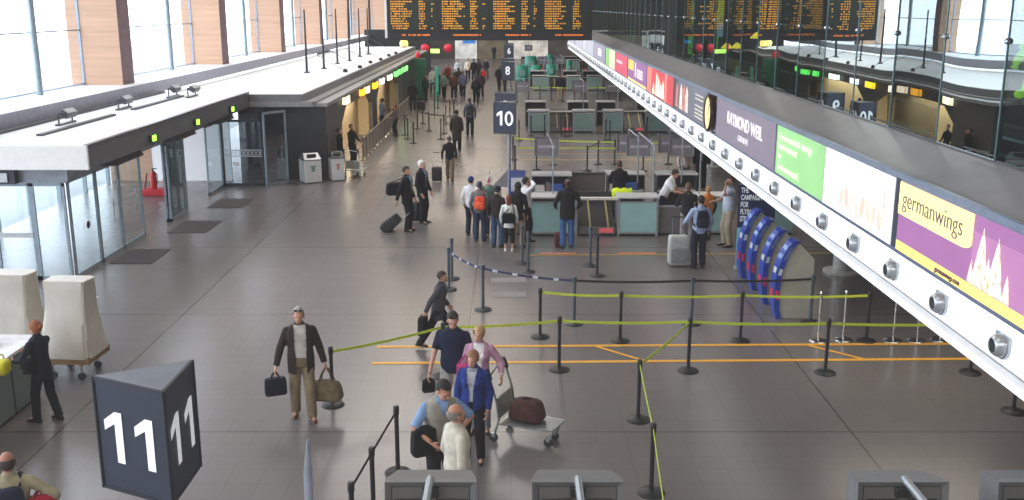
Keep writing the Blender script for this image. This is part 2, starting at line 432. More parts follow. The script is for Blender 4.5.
def backpack(label, P, col, d=(.3,.16,.42), name='backpack', side=0, low=0.0):
    X, Y, Z = P['X'], P['Y'], P['axis']; S = P['S']
    R = Matrix((X, Y, Z)).transposed(); c = P['T'](side, .118, .27-low) + Y*(d[1]/2+.005)
    o = thing(name, label, 'backpack', c - Z*d[2]/2)
    b = MB(); rounded(b, c, d, R, .45, taper=.18); b.build('pack_body', cloth(col, .25), o)
    p = MB(); rounded(p, c + Y*d[1]*.45 - Z*d[2]*.16, (d[0]*.75, d[1]*.45, d[2]*.45), R, .45); p.build('pocket', cloth(tuple(min(255, int(x*1.2+6)) for x in col)), o)
    for s in (-1, 1):
        t = MB(); q = [(.09*s+side*.5, .1, .43), (.1*s+side*.3, .02, .545), (.108*s, -.1, .485), (.115*s, -.158, .34), (.155*s, -.1, .16), (.15*s, .1, .1)]
        t.tube([P['T'](*w) for w in q], .02, 6); t.build('strap', cloth(tuple(int(x*.8) for x in col)), o)
    return o
def trolley_case(label, base, rz, d, col, handle=.45, tilt=0, name='suitcase', hcol=(150,150,155), group=None):
    o = thing(name, label, 'suitcase', base, rz, group)
    R = Matrix.Rotation(tilt, 3, 'Y')
    def q(x, y, z): return R @ V((x, y, z))
    b = MB(); rounded(b, q(0,0,d[2]/2+.04), d, R, .22, nu=24, nv=14); b.build('case_body', mat(col, .6, var=.2), o, world=False)
    p = MB(); rounded(p, q(-d[0]*.45,0,d[2]*.36+.04), (.07, d[1]*.8, d[2]*.5), R, .25); p.build('pocket', mat(tuple(int(x*.8) for x in col), .7), o, world=False)
    h = MB()
    for s in (-1, 1): h.cyl(q(d[0]*.38, s*d[1]*.3, d[2]*.8), q(d[0]*.38, s*d[1]*.3, d[2]+.04+handle), .008, n=8)
    h.build('pull_rods', mat(hcol, .3, .8), o, world=False)
    g = MB(); g.tube([q(d[0]*.38, s*d[1]*.34, d[2]+.04+handle) for s in (-1,-.5,0,.5,1)], .015, 8); g.build('handle', mat((35,35,38), .5), o, world=False)
    for s in (-1, 1):
        wq = MB(); a = q(d[0]*.4, s*d[1]*.4, .035); wq.cyl(a - V((0,.015,0)), a + V((0,.015,0)), .04, n=14); wq.build('wheel', mat((60,60,62), .5), o, world=False)
    return o
# ================================================================== PEOPLE (built first: small scene while garments are fused)
DARK = (34,34,40); NAVY = (30,34,52)
# man with two bags
p = person(304,417,307,14,'grey-haired man in a brown jacket and white shirt walking with two bags', shirt=(52,42,38), under=(204,200,194), pants=(140,124,100), shoes=(96,62,42), hair=(176,170,166),
   fine=True, hem=-.2, openw=.078, vneck=.12, fat=1.12, Lh=(.34,-.02,.84), Rh=(-.36,-.06,.87), Lf=(.12,-.12,.085), Rf=(-.11,.12,.095), glasses=True, turn=-6, skin=(206,152,128))
holdall('khaki canvas holdall carried by the walking man in a brown jacket', p['L'], math.radians(-8), (.52,.27,.32), (112,98,72), drop=.2)
holdall('navy briefcase bag hanging from the hand of the brown-jacketed man', p['R'], math.radians(20), (.33,.14,.27), (28,32,48), name='briefcase', drop=.09, taper=.05, e=.25)
# striding man in grey
p = person(439,348,268,82,'man in a dark grey suit striding past a belt post with a bag', shirt=(74,74,82), under=(190,190,195), pants=(34,34,40), hair=(66,54,48), fine=True, hem=-.24, openw=.02, lean=9,
   Lf=(.06,-.38,.09), Rf=(-.08,.40,.13), Lh=(.27,-.16,.86), Rh=(-.30,.20,.86), skin=(190,140,120), drop=.05)
satchel('dark flat bag swinging behind the striding grey-suited man', V(p['R'])+V((-.03,0,-.16)), math.radians(80), (.36,.12,.36), (36,36,42), p['R'], name='hand_bag')
# queue cluster
p = person(454,426,310,-8,'man in a navy polo shirt standing in line behind a dark-haired man', shirt=(30,36,62), pants=(170,168,162), hair=(48,38,34), fine=True, sleeve=.75, fat=1.08, Rh=(-.30,-.16,.86), nod=16, turn=14, glasses=True, skin=(206,156,132))
satchel('small black camera bag in the hand of the man in a navy polo shirt', V(p['R'])+V((0,0,-.12)), .3, (.2,.1,.2), (36,34,34), p['R'], name='camera_bag')
p = person(480,431,326,-6,'blonde woman in an open pink shirt holding the trolley handle', shirt=(196,150,178), under=(236,232,230), pants=(150,150,160), hair=(196,160,112), style='tail', fine=True, female=True, openw=.05, hem=-.1, sleeve=1.8, Lh=(.36,-.16,.98), skin=(216,166,142), turn=-12)
satchel('bright pink shoulder bag worn by the blonde woman', p['T'](-.25,-.05,.06), 0, (.2,.1,.24), (236,84,150), p['T'](-.1,0,.5))
p = person(474,461,350,-12,'woman in a royal blue jacket and black trousers beside the luggage trolley', shirt=(38,58,128), under=(176,180,190), pants=(30,30,36), hair=(158,112,84), style='bun', fine=True, female=True, openw=.028, vneck=.2, hem=-.1, fat=1.1, collar=(150,154,166), skin=(212,160,138), turn=-6, nod=6)
p = person(441,509,375,24,'dark-haired man in a grey knitted vest over a light blue shirt, head bowed', shirt=(138,172,216), vest=(160,156,146), pants=(36,36,42), hair=(36,32,30), fine=True, fat=1.25, sleeve=.95, lean=6, nod=24, turn=18,
   Lh=(.2,-.1,1.0), Lel=(1,.1,.2), Rh=(-.2,-.27,1.02), Rel=(-1,.3,0), skin=(204,148,124))
satchel('black shoulder bag held in front of the man in a grey knitted vest', at_y(423,441,11.1), math.radians(28), (.32,.14,.38), (32,34,38), V(p['R'])+V((0,0,.03)))
p = person(458,546,403,116,'bald man in a white shirt seen from behind, facing the man in a knitted vest', shirt=(212,206,190), pants=(44,46,62), hair=(150,140,132), style='bald', fine=True, fat=1.1, hem=-.02, turn=10, Rh=(-.26,-.04,.86), Lh=(.26,-.1,.88), skin=(204,146,120))
# counter woman
p = person(48,421,321,-112,'red-haired woman in a dark suit leaning on the left counter', shirt=(32,34,44), pants=(30,32,40), shoes=(24,24,26), hair=(150,84,50), style='bun', fine=True, female=True, hem=-.2, Rh=(-.2,-.44,1.12), Lh=(.2,-.36,1.06), lean=4, Lf=(.1,-.12,.085), Rf=(-.1,.16,.1))
satchel('small black handbag on the hip of the red-haired woman', p['T'](.27,.06,.12), math.radians(-100), (.26,.11,.2), (26,26,30), p['T'](.1,.02,.5))
# lower-left person
p = person(6,560,449,205,'person in a beige top walking at the bottom left corner, seen from behind', shirt=(168,160,132), pants=(60,60,70), hair=(62,52,54), skin=(176,120,100), style='bald', fine=True, h=1.74, loc=V((-5.1,9.3,0)), Rh=(-.34,-.06,.98), Rel=(-.8,.5,0))
backpack('dark blue backpack on the person in a beige top', p, (34,40,60))
holdall('red cloth bag at the side of the person in a beige top', at_y(40,490,9.35), .5, (.36,.16,.26), (170,36,60), name='tote_bag', drop=.05)
# two businessmen
p = person(408,231,166,72,'dark-haired businessman in a black suit pulling a tilted trolley case', shirt=(30,30,36), under=(150,176,214), pants=(28,28,34), hair=(46,36,32), hem=-.2, openw=.03, Rh=(-.3,.16,.86), Lh=(.24,-.1,.86), voxel=.013)
satchel('black holdall slung behind the dark-haired businessman', p['T'](-.12,.3,.2), math.radians(20), (.5,.22,.36), (34,34,40), p['T'](-.12,.05,.5))
b0 = gp(383,231); trolley_case('black trolley case tilted on its wheels behind a businessman', b0, math.radians(-8), (.3,.42,.56), (28,28,32), .38, math.radians(48))
p = person(423,223,160,66,'white-haired businessman in a black suit with an upright case', shirt=(30,32,40), under=(150,176,206), pants=(28,30,38), hair=(232,230,226), hem=-.2, openw=.03, Lh=(.25,-.12,.86), Rh=(-.25,-.1,.87), voxel=.013, skin=(214,166,146))
trolley_case('black upright trolley case with silver pull rods between the two businessmen', gp(414,222), math.radians(70), (.24,.36,.56), (34,36,46), .45, hcol=(190,200,205))
# walkers further down the aisle
p = person(450,181,136,178,'man in a black jacket and khaki trousers walking away with a cabin case', shirt=(26,27,34), pants=(126,108,88), hair=(70,62,58), Lh=(.28,.05,.86), Lf=(.1,-.22,.085), Rf=(-.1,.2,.1))
trolley_case('small black cabin case pulled by the man in khaki trousers', gp(437,182), math.radians(90), (.22,.36,.5), (30,30,34), .5, hcol=(196,190,180))
person(457,151,110,176,'person in a long dark coat and black hat walking away', shirt=(50,46,44), pants=(40,38,38), hem=-.5, cap=(30,28,28), fat=1.2)
p = person(470,136,102,182,'traveller in a slate blue top with a backpack walking away', shirt=(92,100,112), pants=(46,46,52), h=1.8)
backpack('dark backpack on the traveller in a slate blue top', p, (48,48,54))
person(353,167,124,60,'dark-haired person in a black jacket standing behind a luggage trolley by the bins', shirt=(28,28,32), pants=(36,36,40), hair=(92,60,46), Lh=(.2,-.3,1.0), Rh=(-.2,-.3,1.0))
person(341,173,138,100,'figure in black waiting between the dark wall and the queue rail', shirt=(24,24,28), pants=(26,26,30), h=1.7)
person(396,136,105,-60,'woman in a grey top with reddish hair standing inside the belt lanes', shirt=(94,96,104), pants=(40,40,46), hair=(120,52,44), style='long', female=True, Lh=(.2,-.3,1.05), Rh=(-.2,-.3,1.05))
person(380,130,103,-100,'person in a blue and white top at the first arched counter', shirt=(120,136,168), pants=(40,44,60), h=1.7, loc=V((-6.33,48.9,0)))
person(413,111,84,-170,'man in a dark suit standing beside a black case near the second arch', shirt=(36,38,44), pants=(34,34,40), h=1.8)
trolley_case('black case on the floor beside the man near the second arch', gp(421,110), 0, (.5,.3,.5), (30,30,34), .2)
# distant crowd
crowd = [
 (426,101,150,(44,60,50),(40,40,44),'dark green top by the green totem'), (433,93,20,(226,226,222),(70,80,86),'white top near the teal post'),
 (438,95,200,(44,44,48),(36,36,40),'black jacket right of the person in white'), (444,98,170,(112,126,116),(30,30,34),'grey-green top and black trousers'),
 (448,86,10,(128,66,54),(60,50,48),'rust red top'), (454,99,185,(92,60,48),(46,40,40),'brown coat'),
 (458,81,0,(206,216,226),(70,80,110),'pale blue shirt'), (458.5,92,190,(60,50,52),(40,38,42),'maroon jacket'),
 (463,98,175,(96,98,122),(34,34,42),'lilac grey top and dark trousers'), (468,80,5,(236,228,212),(32,32,36),'cream top and black trousers'),
 (474,81,180,(38,36,40),(34,34,38),'charcoal coat'), (478.5,80,170,(60,54,56),(40,38,40),'dark brown coat'),
 (476,104,182,(36,34,40),(30,30,34),'black coat in the middle of the aisle'), (481,98,188,(62,48,54),(38,36,40),'plum jacket'),
 (486,79,15,(58,54,70),(110,84,84),'navy top with bare legs'), (505,92,-30,(44,50,54),(40,42,46),'dark top beside the number 8 sign'),
 (499,90,160,(38,38,42),(36,36,40),'black coat behind the number 8 sign'), (494,60,0,(52,52,58),(40,40,44),'grey coat at the far end of the aisle'),
 (416,62,0,(40,44,40),(40,40,44),'dark green coat under the departures board'), (420,63,0,(54,50,48),(40,40,44),'dark brown jacket under the departures board')]
for (cx, cy, hd, sc_, pc, lb) in crowd:
    f = random.uniform(.15,.25)
    p = person(cx, cy, 0, hd, 'distant traveller in a '+lb if not lb.startswith('dark green top') else 'distant traveller in a '+lb, shirt=sc_, pants=pc, h=random.uniform(1.66,1.84), voxel=.024, hem=-.15,
               Lf=(.1,-f,.085), Rf=(-.1,f,.1), hair=random.choice([(40,34,30),(80,60,44),(120,92,60)]), group='travellers far down the aisle')
    if cx == 476: backpack('black rucksack on the traveller in the middle of the aisle', p, (30,30,34))
    if cx == 481: holdall('pale carrier bag held by the traveller in a plum jacket', p['L'], 0, (.3,.14,.34), (150,140,120), name='carrier_bag', drop=.1, group='bags carried far down the aisle')
    if cx == 486: holdall('red carrier bag held by the traveller with bare legs', p['R'], 0, (.5,.3,.5), (214,50,60), name='carrier_bag', drop=.1, group='bags carried far down the aisle')
# group at desk 10
p = person(471.5,235,180,160,'young person in a white top and blue cap at the left of the group', shirt=(224,224,226), pants=(40,44,60), cap=(48,62,130), voxel=.013, h=1.62, Rh=(-.34,.06,1.0))
p = person(480,241,181,172,'person in a grey hooded top and jeans with an orange pack', shirt=(116,116,118), pants=(52,62,84), hair=(60,66,90), voxel=.013)
backpack('bright orange pack on the person in a grey hooded top', p, (232,84,56), d=(.32,.18,.36), side=-.05, low=.06)
teal = person(490,236,177,20,'person in a teal top facing the camera within the group', shirt=(104,140,136), pants=(70,78,96), hair=(50,54,52), voxel=.014, Rh=(-.24,-.2,1.5), Rel=(-1,.1,-.6))
person(497,247,186,158,'person in a brown jacket and dark blue cap looking down', shirt=(52,40,38), pants=(66,84,116), cap=(34,36,62), voxel=.013, nod=18)
p = person(509,251,195,176,'auburn-haired woman in a white top and cropped black trousers', shirt=(222,228,224), pants=(30,32,40), leg=.82, shoes=(222,214,204), hair=(110,56,44), style='long', female=True, voxel=.012, hem=-.2)
satchel('black bag across the back of the auburn-haired woman', p['T'](.0,.17,.12), math.radians(4), (.34,.12,.26), (26,26,32), p['T'](-.12,.06,.5))
person(518,247,182,164,'woman in a black top and tan trousers beside the auburn-haired woman', shirt=(34,32,36), pants=(170,148,120), hair=(36,32,32), style='long', female=True, voxel=.013, hem=-.2)
p = person(526,241,177,108,'man in a white shirt with a hand on his head at the counter end', shirt=(230,230,232), pants=(36,36,44), hair=(30,26,26), voxel=.013, Rh=(-.1,-.12,1.62), Rel=(-1,-.2,.3))
satchel('black shoulder bag on the man with a hand on his head', p['T'](.14,.2,.06), math.radians(60), (.34,.14,.26), (28,28,32), p['T'](.1,.05,.5))
# at the desks
p = person(567,248,178,182,'bald man in a black jacket and blue jeans standing at the counter', shirt=(38,36,38), pants=(70,104,156), hair=(50,40,36), skin=(112,80,66), style='bald', voxel=.011, hem=-.2, fat=1.12, Rh=(-.27,-.16,.98), Lh=(.27,-.2,.98))
satchel('small dark red bag on the floor by the man in blue jeans', gp(558,247)+V((0,0,.2)), .2, (.2,.16,.4), (110,60,66))
person(618,218.5,163,180,'member of staff in black working at the rear counter', shirt=(30,30,36), pants=(34,34,40), hair=(80,50,40), voxel=.013, h=1.72, Lh=(.2,-.36,1.08), Rh=(-.2,-.36,1.08), fat=1.15)
p = person(662,229,171,72,'member of staff in a white shirt leaning over to the right', shirt=(228,228,232), pants=(30,34,60), hair=(48,36,32), voxel=.013, sleeve=.8, lean=26, Lh=(.2,-.52,1.04), Rh=(-.14,-.56,1.04), h=1.78, nod=14)
person(686,247,183,170,'person in a black top with a yellow collar bending over the desk', shirt=(38,38,42), pants=(140,138,140), collar=(226,226,70), hair=(110,84,62), voxel=.013, lean=10, Lh=(.2,-.36,1.1), Rh=(-.2,-.36,1.1))
p = person(698,268,195,186,'man in a pale blue shirt with a black backpack holding a grey suitcase', shirt=(160,178,208), pants=(38,42,58), hair=(40,32,30), voxel=.012, Lh=(.3,-.26,1.02), Rh=(-.24,-.08,.88))
backpack('black backpack on the man in a pale blue shirt', p, (34,36,46))
person(706,240,186,-165,'fair-haired person in an orange vest behind the backpack wearer', shirt=(70,60,56), vest=(216,130,60), pants=(88,80,76), hair=(176,136,92), voxel=.014)
person(727,246,176,-76,'man in a pale blue shirt and khaki trousers with a hand to his face', shirt=(190,200,214), pants=(176,164,142), hair=(92,60,46), voxel=.012, sleeve=.8, Lh=(.1,-.16,1.5), Lel=(.6,-.3,-.8), Rh=(-.18,-.34,1.08), fat=1.1, hem=-.04)
person(684,191,140,10,'person in a blush white top standing behind the desk monitors', shirt=(214,196,192), pants=(90,88,86), hair=(92,72,56), female=True, style='long', h=1.66)
person(700,190,136,-8,'man in a dark suit behind the desk monitors', shirt=(38,36,42), under=(210,210,214), pants=(34,34,40), openw=.03, h=1.78, hem=-.2)
person(560,101,76,180,'traveller in a navy top and khaki trousers at the far belt lanes', shirt=(30,34,52), pants=(150,136,112), hair=(120,60,54), h=1.75)
trolley_case('large silver grey suitcase standing beside the backpack wearer', gp(678,266), math.radians(90), (.32,.5,.72), (176,178,176), .42, hcol=(170,172,176))
# ================================================================== THE SETTING
FX = 4.6          # face of the gallery edge
GX = 5.35         # gallery glazing
# floor
def floor_mat():
    m = bpy.data.materials.new('floor_tile'); m.use_nodes = True; nt = m.node_tree; b = nt.nodes['Principled BSDF']
    tc = nt.nodes.new('ShaderNodeTexCoord')
    def brick(w, hgt, mort, off, loc):
        mp = nt.nodes.new('ShaderNodeMapping'); mp.inputs['Location'].default_value = loc
        bk = nt.nodes.new('ShaderNodeTexBrick'); bk.offset = off; bk.inputs['Scale'].default_value = 1
        bk.inputs['Brick Width'].default_value = w; bk.inputs['Row Height'].default_value = hgt; bk.inputs['Mortar Size'].default_value = mort
        bk.inputs['Mortar Smooth'].default_value = .1
        nt.links.new(tc.outputs['Object'], mp.inputs[0]); nt.links.new(mp.outputs[0], bk.inputs[0]); return bk
    a = brick(5.83/14, 5.75/14, .005, 0, (.84,-2.15,0)); big = brick(5.83, 5.75, .016, 0, (.84,-2.15,0))
    a.inputs['Color1'].default_value = lin((121,115,114))+(1,); a.inputs['Color2'].default_value = lin((118,112,111))+(1,); a.inputs['Mortar'].default_value = lin((108,103,102))+(1,)
    big.inputs['Color1'].default_value = (1,1,1,1); big.inputs['Color2'].default_value = (.97,.97,.97,1); big.inputs['Mortar'].default_value = (.45,.45,.45,1)
    nz = nt.nodes.new('ShaderNodeTexNoise'); nz.inputs['Scale'].default_value = .35; nz.inputs['Detail'].default_value = 4
    nt.links.new(tc.outputs['Object'], nz.inputs[0])
    rp = nt.nodes.new('ShaderNodeValToRGB'); rp.color_ramp.elements[0].color = (.88,.88,.88,1); rp.color_ramp.elements[1].color = (1.08,1.08,1.08,1)
    nt.links.new(nz.outputs['Fac'], rp.inputs[0])
    def mul(x, y):
        q = nt.nodes.new('ShaderNodeMixRGB'); q.blend_type = 'MULTIPLY'; q.inputs[0].default_value = 1
        nt.links.new(x, q.inputs[1]); nt.links.new(y, q.inputs[2]); return q.outputs[0]
    nt.links.new(mul(mul(a.outputs[0], big.outputs[0]), rp.outputs[0]), b.inputs['Base Color'])
    b.inputs['Roughness'].default_value = .27; b.inputs['Specular IOR Level'].default_value = .8
    return m
m = MB(); m.quad((-14.3,-4,0),(12,-4,0),(12,122,0),(-14.3,122,0)); struct(m.build('floor', floor_mat(), None, smooth=False))
m = MB(); m.quad((-90,-40,-.06),(-14.3,-40,-.06),(-14.3,160,-.06),(-90,160,-.06)); struct(m.build('ground_outside', mat((176,178,180), .8, var=.08, scale=.4), None, smooth=False))
m = MB(); m.span(-15.4,12,-4,122,13,13.2); struct(m.build('ceiling', mat((150,146,140), .9), None, smooth=False))
m = MB(); m.span(-15,12,120,120.3,0,13); struct(m.build('wall_far', mat((78,72,66), .8), None, smooth=False))
m = MB(); m.span(-15.4,12,-4.3,-4,0,13); struct(m.build('wall_rear', mat((176,172,168), .8), None, smooth=False))
m = MB(); m.span(10.6,10.8,-4,120,0,13); struct(m.build('wall_right', mat((58,56,56), .8), None, smooth=False))
# window wall: timber fins, mullion columns, panes
WOOD = mat((204,168,142), .6, var=.1, scale=1.2, stretch=(.4,.4,7), spec=.3)
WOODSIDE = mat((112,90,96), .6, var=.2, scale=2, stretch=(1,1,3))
STEEL = mat((150,166,176), .35, .6); DKSTEEL = mat((60,64,70), .4, .5); PALE = mat((206,210,214), .4, .2)
fy = [33.8 + 11.84*k for k in range(-3, 8)]
for k, y in enumerate(fy):
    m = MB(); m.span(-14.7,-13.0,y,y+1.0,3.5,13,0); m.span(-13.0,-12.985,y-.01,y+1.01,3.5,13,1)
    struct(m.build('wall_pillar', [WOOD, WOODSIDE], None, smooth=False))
PANE = glass('window_glass', (.95,.97,1), .02)
for k in range(len(fy)-1):
    y0, y1 = fy[k]+1.0, fy[k+1]; yc = None
    r = sroot('window_%d' % (k+1), (-14.3, (y0+y1)/2, 3.5))
    fm = MB()
    for z in (3.55, 5.3, 7.6, 9.9, 12.5): fm.span(-14.34,-14.26,y0,y1,z-.022,z+.022)
    for q in (0, 1): fm.span(-14.34,-14.26,y0+(y1-y0)*q-.03,y0+(y1-y0)*q+.03,3.5,13)
    fm.build('window_frame', mat((150,166,186), .4, .3), r)
    g = MB(); g.quad((-14.3,y0,3.5),(-14.3,y1,3.5),(-14.3,y1,13),(-14.3,y0,13)); g.build('pane', PANE, r, smooth=False)
    ym = y0 + 6.95
    cM = MB(); cM.cyl((-14.0,ym,3.5),(-14.0,ym,13),.1,n=14); cM.build('mullion_column', STEEL, r)
m = MB(); m.span(-15.2,-12.53,21.7,120,3.12,3.5,0); m.span(-12.53,-12.5,21.7,120,3.1,3.49,1); struct(m.build('trim_1', [mat((226,228,232), .6, var=.04), mat((150,152,168), .5)], None, smooth=False))
m = MB(); m.span(-15.2,-14.0,-4,21.7,3.12,3.5,0); struct(m.build('trim_2', mat((120,122,128), .6), None, smooth=False))
# outer wall below the window line: glazed
r = sroot('wall_left', (-14.3,10,0)); g = MB(); g.quad((-14.3,-4,0),(-14.3,35,0),(-14.3,35,3.12),(-14.3,-4,3.12)); g.build('pane', PANE, r, smooth=False)
fm = MB()
for k in range(21): fm.span(-14.36,-14.24,-4+k*1.95-.04,-4+k*1.95+.04,0,3.12)
fm.span(-14.36,-14.24,-4,35,2.35,2.45); fm.build('wall_frame', STEEL, r)
# canopy over the entrance vestibule
ROOF = mat((240,242,246), .7, var=.04); FASC = mat((92,90,97), .35, var=.1); WHITE_GLOW = mat((240,240,238), .5, var=.04, emit=.12)  # front fascia white glows faintly, standing in for sunlight on it
r = sroot('canopy_roof', (-12,28,3))
m = MB(); m.span(-14.3,-9.31,21.75,35.5,2.62,3.1); m.build('roof_slab', ROOF, r, smooth=False)
m = MB(); m.span(-9.31,-9.25,21.7,35.5,2.6,3.12); m.span(-9.35,-9.23,21.7,35.5,3.1,3.14); m.build('side_fascia', FASC, r, smooth=False)
m = MB(); m.span(-14.3,-9.25,21.62,21.74,2.6,3.13); m.build('front_fascia', WHITE_GLOW, r, smooth=False)
m = MB(); m.span(-12.4,-12.2,22.5,35.5,3.1,3.16); m.span(-11.2,-11.05,23.5,28,3.1,3.15); m.span(-11.2,-11.05,29.5,34,3.1,3.15); m.build('roof_gutter', mat((70,72,78), .5), r, smooth=False)
# header beam and door operators
m = MB(); m.span(-10.12,-9.85,21.9,35.4,2.3,2.56); m.span(-14.3,-9.9,21.95,22.1,2.25,2.58); struct(m.build('trim_3', mat((150,158,168), .4, .2), None, smooth=False))
m = MB(); m.span(-12.9,-10.95,21.76,21.95,2.26,2.56); m.span(-12.8,-11.1,21.72,21.77,2.31,2.51,1); struct(m.build('trim_4', [DKSTEEL, PALE], None, smooth=False))
for k, yy in enumerate((24.6, 29.0, 33.2)):
    m = MB(); m.prism([(0,0),(.42,0),(.34,.14),(.1,.2),(0,.2)], (-9.86,yy-.9,2.36), (1,0,0), (0,0,1), (0,1.8,0))
    tag(m.build('door_operator', mat((92,94,102), .35, .3), None), ('grey door operator box over the nearest automatic door','grey door operator box over the middle automatic door','grey door operator box over the farthest automatic door')[k], 'door operator', 'door operator boxes')
for k, (px, py) in enumerate(((152,138),(196,122),(231,109))):
    q = at_x(px, py, -9.22); t = thing('door_sensor', ('green-lit door sensor on the canopy edge nearest the white front','green-lit door sensor on the middle of the canopy edge','green-lit door sensor on the canopy edge nearest the dark wall')[k], 'sensor', q, 0, 'green-lit door sensors')
    m = MB(); m.box(q, (.1,.34,.2)); m.build('housing', mat((40,42,44), .4), t, bevel=.01)
    m = MB(); m.box(q+V((.06,0,.0)), (.03,.2,.14)); m.build('light', mat((150,255,60), .4, emit=4, var=0), t)
# glazed doors
DG = glass('door_glass', (.82,.93,.95), .07); DG2 = glass('screen_glass', (.5,.56,.6), .1)
FRM = mat((150,164,174), .35, .4)
def leaf(root, a, b_, z0, z1, name='door_leaf', g=DG, fr=FRM, tk=.05, handle=False, parent_o=None):
    a, b_ = V(a), V(b_); d = (b_-a).normalized(); n = V((-d.y, d.x, 0)); L = (b_-a).length; mid = (a+b_)/2; ang = math.atan2(d.y, d.x)
    m = MB(); 
    for t in (0, 1): m.box(a.lerp(b_, t)+V((0,0,(z0+z1)/2))+d*(.03 if t == 0 else -.03), (.06, tk, z1-z0), rz=ang)
    for z in (z0+.05, z1-.04): m.box(mid+V((0,0,z)), (L, tk, .1 if z < 1 else .08), rz=ang)
    f = m.build(name, fr, root, smooth=False); 
    g_ = MB(); g_.quad(a+V((0,0,z0+.05)), b_+V((0,0,z0+.05)), b_+V((0,0,z1-.05)), a+V((0,0,z1-.05))); g_.build('pane', g, root, smooth=False)
    if handle:
        h = MB(); c = a.lerp(b_, .82); h.cyl(c+n*.07+V((0,0,.75)), c+n*.07+V((0,0,1.35)), .016, n=8)
        for z in (.85,1.25): h.cyl(c+V((0,0,z)), c+n*.07+V((0,0,z)), .01, n=6)
        h.build('door_handle', PALE, root)
    return f
r = sroot('door_1', (-10,24,0))
ys = [22.1, 23.6, 25.0, 26.5]
for a, b_ in zip(ys[:-1], ys[1:]): leaf(r, (-9.97,a,0), (-9.97,b_,0), 0, 2.3, handle=(b_ == 26.5 or a == 23.6))
k = MB(); k.cyl((-9.93,22.9,1.1),(-9.92,22.9,1.1),.09,n=16); k.build('door_sticker', mat((40,44,60), .5), r)
r = sroot('door_2', (-10,29,0)); leaf(r, (-9.97,28.3,0), (-9.97,29.5,0), 0, 2.3, handle=True); leaf(r, (-10.08,29.1,0), (-10.08,30.5,0), 0, 2.3); leaf(r, (-9.86,28.3,0), (-9.86,29.7,0), 0, 2.3)
r = sroot('door_3', (-10,33,0)); leaf(r, (-9.97,32.4,0), (-9.97,34.1,0), 0, 2.3); leaf(r, (-9.97,34.2,0), (-8.55,34.2,0), 0, 2.3, g=DG2, fr=DKSTEEL); leaf(r, (-8.5,34.15,0), (-7.9,34.95,0), 0, 2.55, g=DG2, fr=FRM, handle=True)
m = MB()
for i in range(9):
    x0 = -9.85+i*.14
    m.box((x0+.07,34.17,1.15), (.17,.012,.02), R=Matrix.Rotation(.9,3,'Y')); m.box((x0+.07,34.17,1.15), (.17,.012,.02), R=Matrix.Rotation(-.9,3,'Y'))
m.span(-9.9,-8.6,34.16,34.18,1.24,1.27); m.span(-9.9,-8.6,34.16,34.18,1.03,1.06); m.build('pane_lattice', PALE, r, smooth=False)
m = MB(); m.box((-9.5,34.16,.78), (.2,.012,.12)); m.build('door_notice', mat((230,232,235), .5), r)
# front screen of the vestibule
r = sroot('window_12', (-12,22,0))
for a, b_ in ((-14.3,-13.0),(-13.0,-11.65),(-11.65,-10.75),(-10.75,-10.0)): leaf(r, (a,22.02,0), (b_,22.02,0), 0, 2.25, name='window_frame')
m = MB(); m.box((-11.2,22.0,1.05), (.8,.05,.1)); m.build('push_bar', PALE, r)
# end wall of the vestibule, white with a timber panel
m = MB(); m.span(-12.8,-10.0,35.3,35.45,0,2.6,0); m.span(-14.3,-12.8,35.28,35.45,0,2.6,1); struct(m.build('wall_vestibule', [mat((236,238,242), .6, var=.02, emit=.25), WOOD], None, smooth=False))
# door mats
for k, (a, b_, c, d, lb) in enumerate((((118,250),(173,249),(150,264),(112,264),'nearest dark entrance mat at the glass doors'),((184,221),(222,221),(206,233),(167,233),'middle dark entrance mat at the open doorway'),((217,199),(251,199),(245,208),(210,208),'farthest dark entrance mat by the dark stone wall'))):
    m = MB(); P4 = [gp(*q) for q in (d, c, b_, a)]; y0 = (P4[0].y+P4[1].y)/2; y1 = (P4[2].y+P4[3].y)/2; xr = (P4[1].x+P4[2].x)/2; xl = max(-9.75, (P4[0].x+P4[3].x)/2)
    m.span(xl,xr,y0,y1,0,.012); tag(m.build('door_mat', mat((74,68,70), .95, var=.2, scale=40), None, smooth=False), lb, 'mat', 'dark mats at the entrance doors')
# fire extinguishers on a red stand
q = gp(153,195); t = thing('extinguisher_stand', 'red plinth holding two fire extinguishers inside the entrance', 'stand', q)
m = MB(); m.box(q+V((.22,0,.11)), (1.0,.45,.22)); m.build('plinth', mat((206,30,44), .5), t, bevel=.03)
m = MB(); m.tube([q+V((-.25,0,.2)), q+V((-.2,0,.45)), q+V((-.14,0,.72))], .025); m.build('stand_rail', mat((120,24,30), .5), t)
for k, dx in enumerate((.06, .46)):
    e = thing('fire_extinguisher', ('red fire extinguisher on the left of the red plinth','red fire extinguisher on the right of the red plinth, white band at top')[k], 'fire extinguisher', q+V((dx,0,.22)), 0, 'fire extinguishers')
    hh = .66 if k == 0 else .46
    m = MB(); m.lathe([(.09,0),(.1,.03),(.1,hh*.7),(.07,hh*.8),(.03,hh*.86)], q+V((dx,0,.22)), 16); m.build('cylinder_body', mat((214,34,46), .35), e)
    m = MB(); m.cyl(q+V((dx,0,.22+hh*.85)), q+V((dx,0,.22+hh)), .03, n=8); m.box(q+V((dx+.05,0,.22+hh)), (.16,.03,.03)); m.build('valve', mat((30,30,32), .4), e)
    m = MB(); m.tube([q+V((dx+.03,-.02,.22+hh*.9)), q+V((dx+.15,-.04,.22+hh*.7)), q+V((dx+.13,-.05,.22+hh*.2))], .015, 6); m.build('hose', mat((26,26,28), .6), e)
